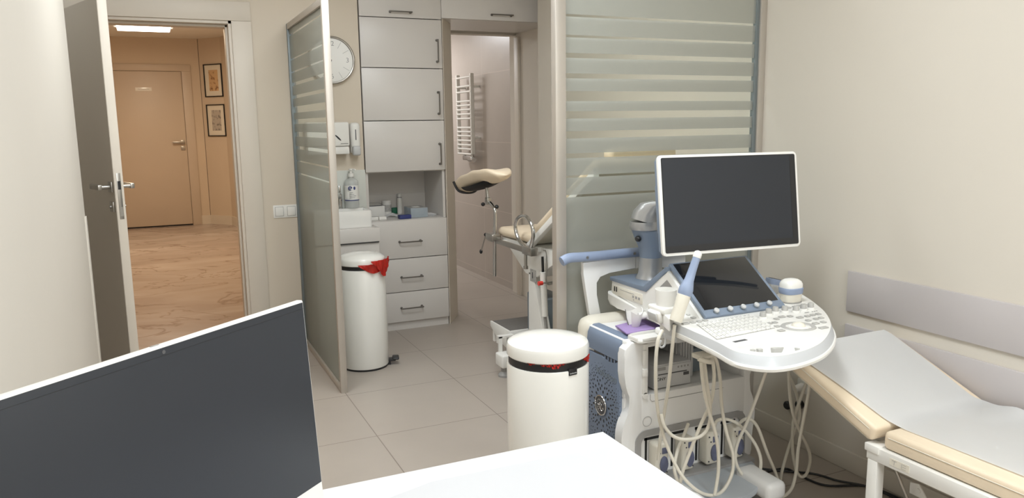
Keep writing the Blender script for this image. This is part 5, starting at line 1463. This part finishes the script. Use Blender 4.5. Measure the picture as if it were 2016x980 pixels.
# funnel shaped holder under the pod
q = ax(1248, 625, 1.61)
mb = MB(); V_ = []
for r_, z_ in ((0.012, -0.046), (0.022, -0.036), (0.032, -0.004), (0.036, 0.028), (0.0335, 0.028), (0.029, -0.003), (0.018, -0.034)):
    row = []
    for k in range(28):
        a_ = 0.6 + (2 * PI - 1.2) * k / 27
        zz = z_ + (0.010 * math.cos(2 * a_) if z_ > 0.02 else 0)
        row.append(mb._v((q.x - r_ * math.cos(a_) * 0.9, q.y + r_ * math.sin(a_), q.z + zz)))
    V_.append(row)
for A_, B_ in zip(V_, V_[1:]):
    for k in range(27): mb.bm.faces.new([A_[k], A_[k + 1], B_[k + 1], B_[k]])
mb.cyl((q.x + 0.015, q.y - 0.01, q.z + 0.005), (1.675, q.y - 0.02, q.z + 0.012), 0.013)
mb.build('funnel_holder', m_white, t)
# tray on the cart shelf, hook
tc_ = az(1268, 668, 0.645)
mb = MB().prism([(x_ , y_, 0.637) for x_, y_ in rr(1.525, 2.235, 1.76, 2.325, 0.02)], (0, 0, 0.006))
for a_, b_ in (((1.525, 2.25), (1.53, 2.31)), ((1.54, 2.235), (1.75, 2.24)), ((1.54, 2.32), (1.75, 2.325)), ((1.755, 2.25), (1.76, 2.31))): mb.box((a_[0], a_[1], 0.64), (b_[0], b_[1], 0.653), bev=0.002)
mb.box((1.64, 2.27, 0.642), (1.70, 2.31, 0.668), bev=0.01, seg=3)
mb.build('shelf_tray', m_white, t)
# cable hooks under the panel
h = ay(1392, 704, 2.02)
mb = MB().tube([h + Vector((-0.045, -0.01, 0.006)), h + Vector((-0.02, -0.02, -0.004)), h + Vector((0.01, -0.01, -0.012)), h + Vector((0.03, 0.02, -0.004)), h + Vector((0.03, 0.04, 0.03))], 0.008, n=10)
mb.box(h + Vector((-0.02, 0.0, -0.012)), h + Vector((0.03, 0.06, 0.006)), bev=0.005)
mb.build('cable_hook', m_cream, t)
h2 = ay(1303, 672, 2.10)
MB().tube([h2 + Vector((0, 0, 0.03)), h2 + Vector((0.014, 0, 0.01)), h2 + Vector((0.012, 0, -0.014)), h2 + Vector((-0.002, 0, -0.020)), h2 + Vector((-0.010, 0, -0.008)), h2 + Vector((-0.002, 0, 0.004))], 0.004, n=8).build('cable_hook', m_lgrey, t)
MB().box((1.60, 2.12, 0.655), (1.68, 2.22, 0.72), bev=0.01).build('panel_support', m_lgrey, t)

# ---------------- printer in the niche
c = thing('printer', 'light grey video printer standing in the niche of the ultrasound machine', 'printer', (1.70, 2.40, 0.427))
x0 = ay(1287, 740, YF + 0.03).x; x1 = ay(1360, 735, YF + 0.03).x
z0 = 0.427; z1 = z0 + 0.094
MB().box((x0, YF + 0.03, z0), (x1, YF + 0.24, z1), bev=0.005).build('casing', m_lgrey, c)
MB().box((x0 + 0.004, YF + 0.026, z0 + 0.058), (x1 - 0.004, YF + 0.031, z1 - 0.006), bev=0.001).build('control_strip', m_lgrey, c)
MB().box((x0 + 0.012, YF + 0.0245, z0 + 0.072), (x0 + 0.05, YF + 0.0265, z0 + 0.084)).build('display', m_mgrey, c)
MB().box((x0 + 0.02, YF + 0.0285, z0 + 0.053), (x1 - 0.02, YF + 0.0305, z0 + 0.0565)).build('paper_slot', m_dgrey, c)
MB().box((x1 - 0.035, YF + 0.0275, z0 + 0.038), (x1 - 0.010, YF + 0.0305, z0 + 0.050), bev=0.001).build('power_button', m_dgrey, c)
MB().text('SONY', frame((x0 + 0.030, YF + 0.0295, z0 + 0.036), (1, 0, 0), (0, 0, 1), (0, -1, 0)), 0.016, sx=1.15).build('lettering', m_black, c)
for k in range(4): MB().box((x1 - 0.066 + 0.015 * k, YF + 0.0245, z0 + 0.072), (x1 - 0.059 + 0.015 * k, YF + 0.0265, z0 + 0.079), bev=0.001).build('button', m_mgrey, c)

# purple folded cloth
mb = MB()
q0 = Vector((1.60, 2.42, 0.637))
for k in range(3):
    cl = [az(a_, b_, 0.6375 + 0.006 * k) for a_, b_ in ((1211 + k, 643), (1232 + k, 659), (1306, 646), (1306, 634), (1256, 631))]
    for p_ in cl: p_.z = 0.6375 + 0.0062 * k
    mb.prism(cl, (0, 0, 0.0055), bev=0.002)
tag(mb.build('folded_cloth', m_purple, loc=q0), 'folded purple cloth on the shelf of the ultrasound machine', 'cloth')

# ---------------- probes with cables and plugs
def connector(x_, root, lab=None):
    cb_ = MB().box((x_ - 0.027, YF - 0.052, 0.118), (x_ + 0.030, YF + 0.004, 0.247), bev=0.012, seg=3)
    o_ = cb_.build('plug', m_cream, root)
    MB().prism([(x_ + 0.006 + 0.017 * math.cos(q_), YF - 0.0525, 0.170 + 0.030 * math.sin(q_) * (1 if math.sin(q_) > 0 else 1.2)) for q_ in [2 * PI * k / 20 for k in range(20)]], (0, -0.007, 0), bev=0.002).build('plug_lock', m_lock, o_)
    MB().box((x_ - 0.002, YF - 0.055, 0.208), (x_ + 0.024, YF - 0.0515, 0.232), bev=0.003).build('plug_label', m_lock, o_)
    mb_ = MB()
    for dx_, dz_ in ((-0.018, 0.232), (-0.018, 0.134), (0.022, 0.134), (-0.010, 0.212)): mb_.cyl((x_ + dx_, YF - 0.0535, dz_), (x_ + dx_, YF - 0.051, dz_), 0.003, n=10)
    mb_.build('plug_screw', m_dgrey, o_)
    return o_
def cable(pts, root, name='cable', r=0.0062):
    P = [ay(a_, b_, y_) for a_, b_, y_ in pts]
    for p_ in P: p_.z = max(p_.z, r + 0.001)
    return MB().tube(P, r, n=10, sub=7).build(name, m_cable, root)
# 1 slim internal probe
b0 = ay(1330, 632, 2.045); b1 = ay(1376, 493, 2.045)
dv = (b1 - b0); Lp = dv.length; dv.normalize()
t1 = thing('ultrasound_probe', 'slim blue ultrasound probe with white tip standing upright in its holder', 'ultrasound probe', b0, 'ultrasound probes')
def P_(u): return b0 + dv * (Lp * u)
s1 = MB().rings([(P_(0.0), (0.0265, 0.021)), (P_(0.06), (0.0275, 0.022)), (P_(0.20), (0.026, 0.021)), (P_(0.34), (0.0275, 0.023)), (P_(0.37), (0.0265, 0.022))], 28).build('handle', m_cream, t1)
MB().rings([(P_(0.365), (0.024, 0.021)), (P_(0.40), (0.0275, 0.024)), (P_(0.46), (0.0285, 0.024)), (P_(0.52), (0.0245, 0.020)), (P_(0.58), (0.018, 0.016)), (P_(0.70), (0.0145, 0.014)), (P_(0.92), (0.0125, 0.0125))], 28).build('shaft', m_lblue, t1)
mb = MB().rings([(P_(0.90), 0.0135), (P_(0.915), 0.0142), (P_(0.955), 0.0142), (P_(0.98), 0.0115), (P_(0.995), 0.006), (P_(1.0), 0.001)], 24)
mb.build('tip', m_white, t1)
cable([(1328, 640, 2.045), (1324, 680, 2.06), (1317, 750, 2.10), (1305, 830, 2.17), (1299, 870, 2.185), (1296, 905, 2.20)], t1)
connector(port[0], t1)
# 2 wide convex probe
q = az(1556, 592, 0.752)
t2 = thing('ultrasound_probe', 'thick rounded white ultrasound probe with blue band at the back of the panel', 'ultrasound probe', q, 'ultrasound probes')
# holder ring recess in panel
MB().rings([((q.x, q.y, 0.7503), (0.048, 0.040)), ((q.x, q.y, 0.7512), (0.048, 0.040))], 32, axis=Vector((0, 0, 1))).build('probe_recess', m_mgrey, cp)
def sq(z_, rx, ry, n_=32, e=0.7):
    return [Vector((q.x + rx * (abs(math.cos(a_)) ** e) * (1 if math.cos(a_) > 0 else -1), q.y + ry * (abs(math.sin(a_)) ** e) * (1 if math.sin(a_) > 0 else -1), q.z + z_)) for a_ in [2 * PI * k / n_ for k in range(n_)]]
def loft(rows_, name, m, root):
    mb_ = MB(); V = [[mb_._v(p_) for p_ in r_] for r_ in rows_]
    for A_, B_ in zip(V, V[1:]):
        for k in range(len(A_)): mb_.bm.faces.new([A_[k], A_[(k + 1) % len(A_)], B_[(k + 1) % len(A_)], B_[k]])
    mb_.bm.faces.new(V[0][::-1]); mb_.bm.faces.new(V[-1]); return mb_.build(name, m, root)
loft([sq(0.0, 0.036, 0.030), sq(0.02, 0.038, 0.032), sq(0.030, 0.039, 0.033)], 'lower_body', m_cream, t2)
loft([sq(0.030, 0.040, 0.034), sq(0.034, 0.0415, 0.036), sq(0.050, 0.0425, 0.037), sq(0.053, 0.041, 0.035)], 'band', m_lblue, t2)
loft([sq(0.053, 0.040, 0.034), sq(0.066, 0.040, 0.034), sq(0.076, 0.035, 0.030), sq(0.083, 0.024, 0.021), sq(0.085, 0.008, 0.008)], 'cap', m_white, t2)
cable([(1600, 716, 1.99), (1594, 760, 2.0), (1583, 820, 2.02), (1572, 880, 2.04), (1567, 930, 2.05), (1558, 962, 2.04), (1540, 978, 2.03), (1524, 975, 2.04), (1533, 950, 2.10), (1510, 890, 2.13), (1490, 838, 2.16), (1470, 824, 2.18), (1453, 836, 2.205)], t2)
connector(port[3], t2)
# 3 flat linear probe behind the touch screen
q = ax(1522, 560, 2.10); q = Vector((2.125, 2.235, 0.755))
qq = ay(1520, 575, 2.25); q = Vector((qq.x, 2.25, 0.752))
t3 = thing('ultrasound_probe', 'flat ultrasound probe with blue collar and dark face behind the touch screen', 'ultrasound probe', q, 'ultrasound probes')
lz = ay(1520, 553, 2.25).z - 0.752
Rt = rot('Y', 14)
def sr(z_, rx, ry, e=0.5):
    return [q + Rt @ Vector((rx * (abs(math.cos(a_)) ** e) * (1 if math.cos(a_) > 0 else -1), ry * (abs(math.sin(a_)) ** e) * (1 if math.sin(a_) > 0 else -1), z_)) for a_ in [2 * PI * k / 28 for k in range(28)]]
loft([sr(-0.005, 0.016, 0.014), sr(0.02, 0.026, 0.018), sr(0.036, 0.032, 0.020)], 'lower_body', m_lgrey, t3)
loft([sr(0.036, 0.034, 0.021), sr(0.040, 0.036, 0.022), sr(0.056, 0.037, 0.022), sr(0.058, 0.034, 0.020)], 'collar', m_lblue, t3)
loft([sr(0.058, 0.030, 0.013), sr(0.060, 0.030, 0.013)], 'face', m_dgrey, t3)
MB().box((q.x - 0.05, q.y - 0.03, 0.715), (q.x + 0.03, q.y + 0.03, 0.752), bev=0.008).build('rear_holder', m_white, t)
cable([(1511, 722, 2.02), (1496, 765, 2.06), (1472, 828, 2.12), (1452, 872, 2.15), (1448, 905, 2.14), (1460, 932, 2.12), (1480, 942, 2.10), (1495, 930, 2.10), (1497, 900, 2.12), (1483, 868, 2.15), (1455, 836, 2.17), (1430, 825, 2.185), (1412, 828, 2.20), (1406, 842, 2.21)], t3)
connector(port[2], t3)
# 4 spare cable with plug, long loop over the hook
t4 = thing('probe_cable', 'cream cable looping from the left holder over the hook and plugged into the second port', 'cable', (port[1], 2.2, 0.25))
cable([(1304, 650, 2.09), (1295, 672, 2.08), (1291, 720, 2.09), (1293, 790, 2.12), (1304, 850, 2.13), (1325, 905, 2.10), (1350, 945, 2.07), (1385, 972, 2.05), (1418, 970, 2.05), (1440, 935, 2.06), (1443, 895, 2.08), (1430, 850, 2.11), (1421, 800, 2.12), (1418, 750, 2.08), (1411, 712, 2.03), (1403, 703, 2.03), (1406, 740, 2.04), (1400, 790, 2.06), (1380, 835, 2.08), (1362, 880, 2.09), (1345, 925, 2.10), (1338, 950, 2.11), (1328, 925, 2.13), (1333, 890, 2.16), (1345, 860, 2.19), (1355, 834, 2.215)], t4)
connector(port[1], t4)
t5 = thing('hanging_cable', 'cream cable draped in a short bow over the hook before the front ports', 'cable', ay(1380, 760, 2.05))
cable([(1378, 706, 2.03), (1386, 712, 2.02), (1391, 750, 2.03), (1398, 800, 2.05), (1396, 835, 2.06), (1380, 858, 2.07), (1350, 865, 2.08), (1325, 858, 2.09), (1308, 838, 2.10), (1302, 815, 2.11)], t5)
t6 = thing('hanging_cable', 'cream cable hanging straight down from the hook to the foot rest', 'cable', ay(1400, 760, 2.02))
cable([(1380, 712, 2.01), (1385, 760, 2.02), (1396, 810, 2.03), (1408, 850, 2.04), (1414, 890, 2.05), (1414, 930, 2.05), (1407, 975, 2.04)], t6)
t7 = thing('hanging_cable', 'cream cable coiled in long narrow loops below the right side of the panel', 'cable', ay(1575, 760, 2.1))
cable([(1552, 722, 2.10), (1555, 780, 2.12), (1563, 820, 2.12), (1575, 850, 2.12), (1590, 880, 2.12), (1595, 905, 2.12), (1588, 932, 2.12), (1576, 938, 2.13), (1566, 920, 2.14), (1560, 880, 2.14), (1562, 830, 2.13), (1574, 790, 2.12), (1588, 750, 2.08), (1592, 716, 2.04)], t7)
t8 = thing('hanging_cable', 'cream cable falling slantwise behind the coiled loops on the right', 'cable', ay(1565, 760, 2.1))
cable([(1552, 735, 2.14), (1566, 770, 2.15), (1574, 805, 2.16), (1572, 830, 2.16), (1560, 860, 2.16), (1550, 890, 2.16), (1540, 925, 2.16), (1536, 950, 2.17)], t8)
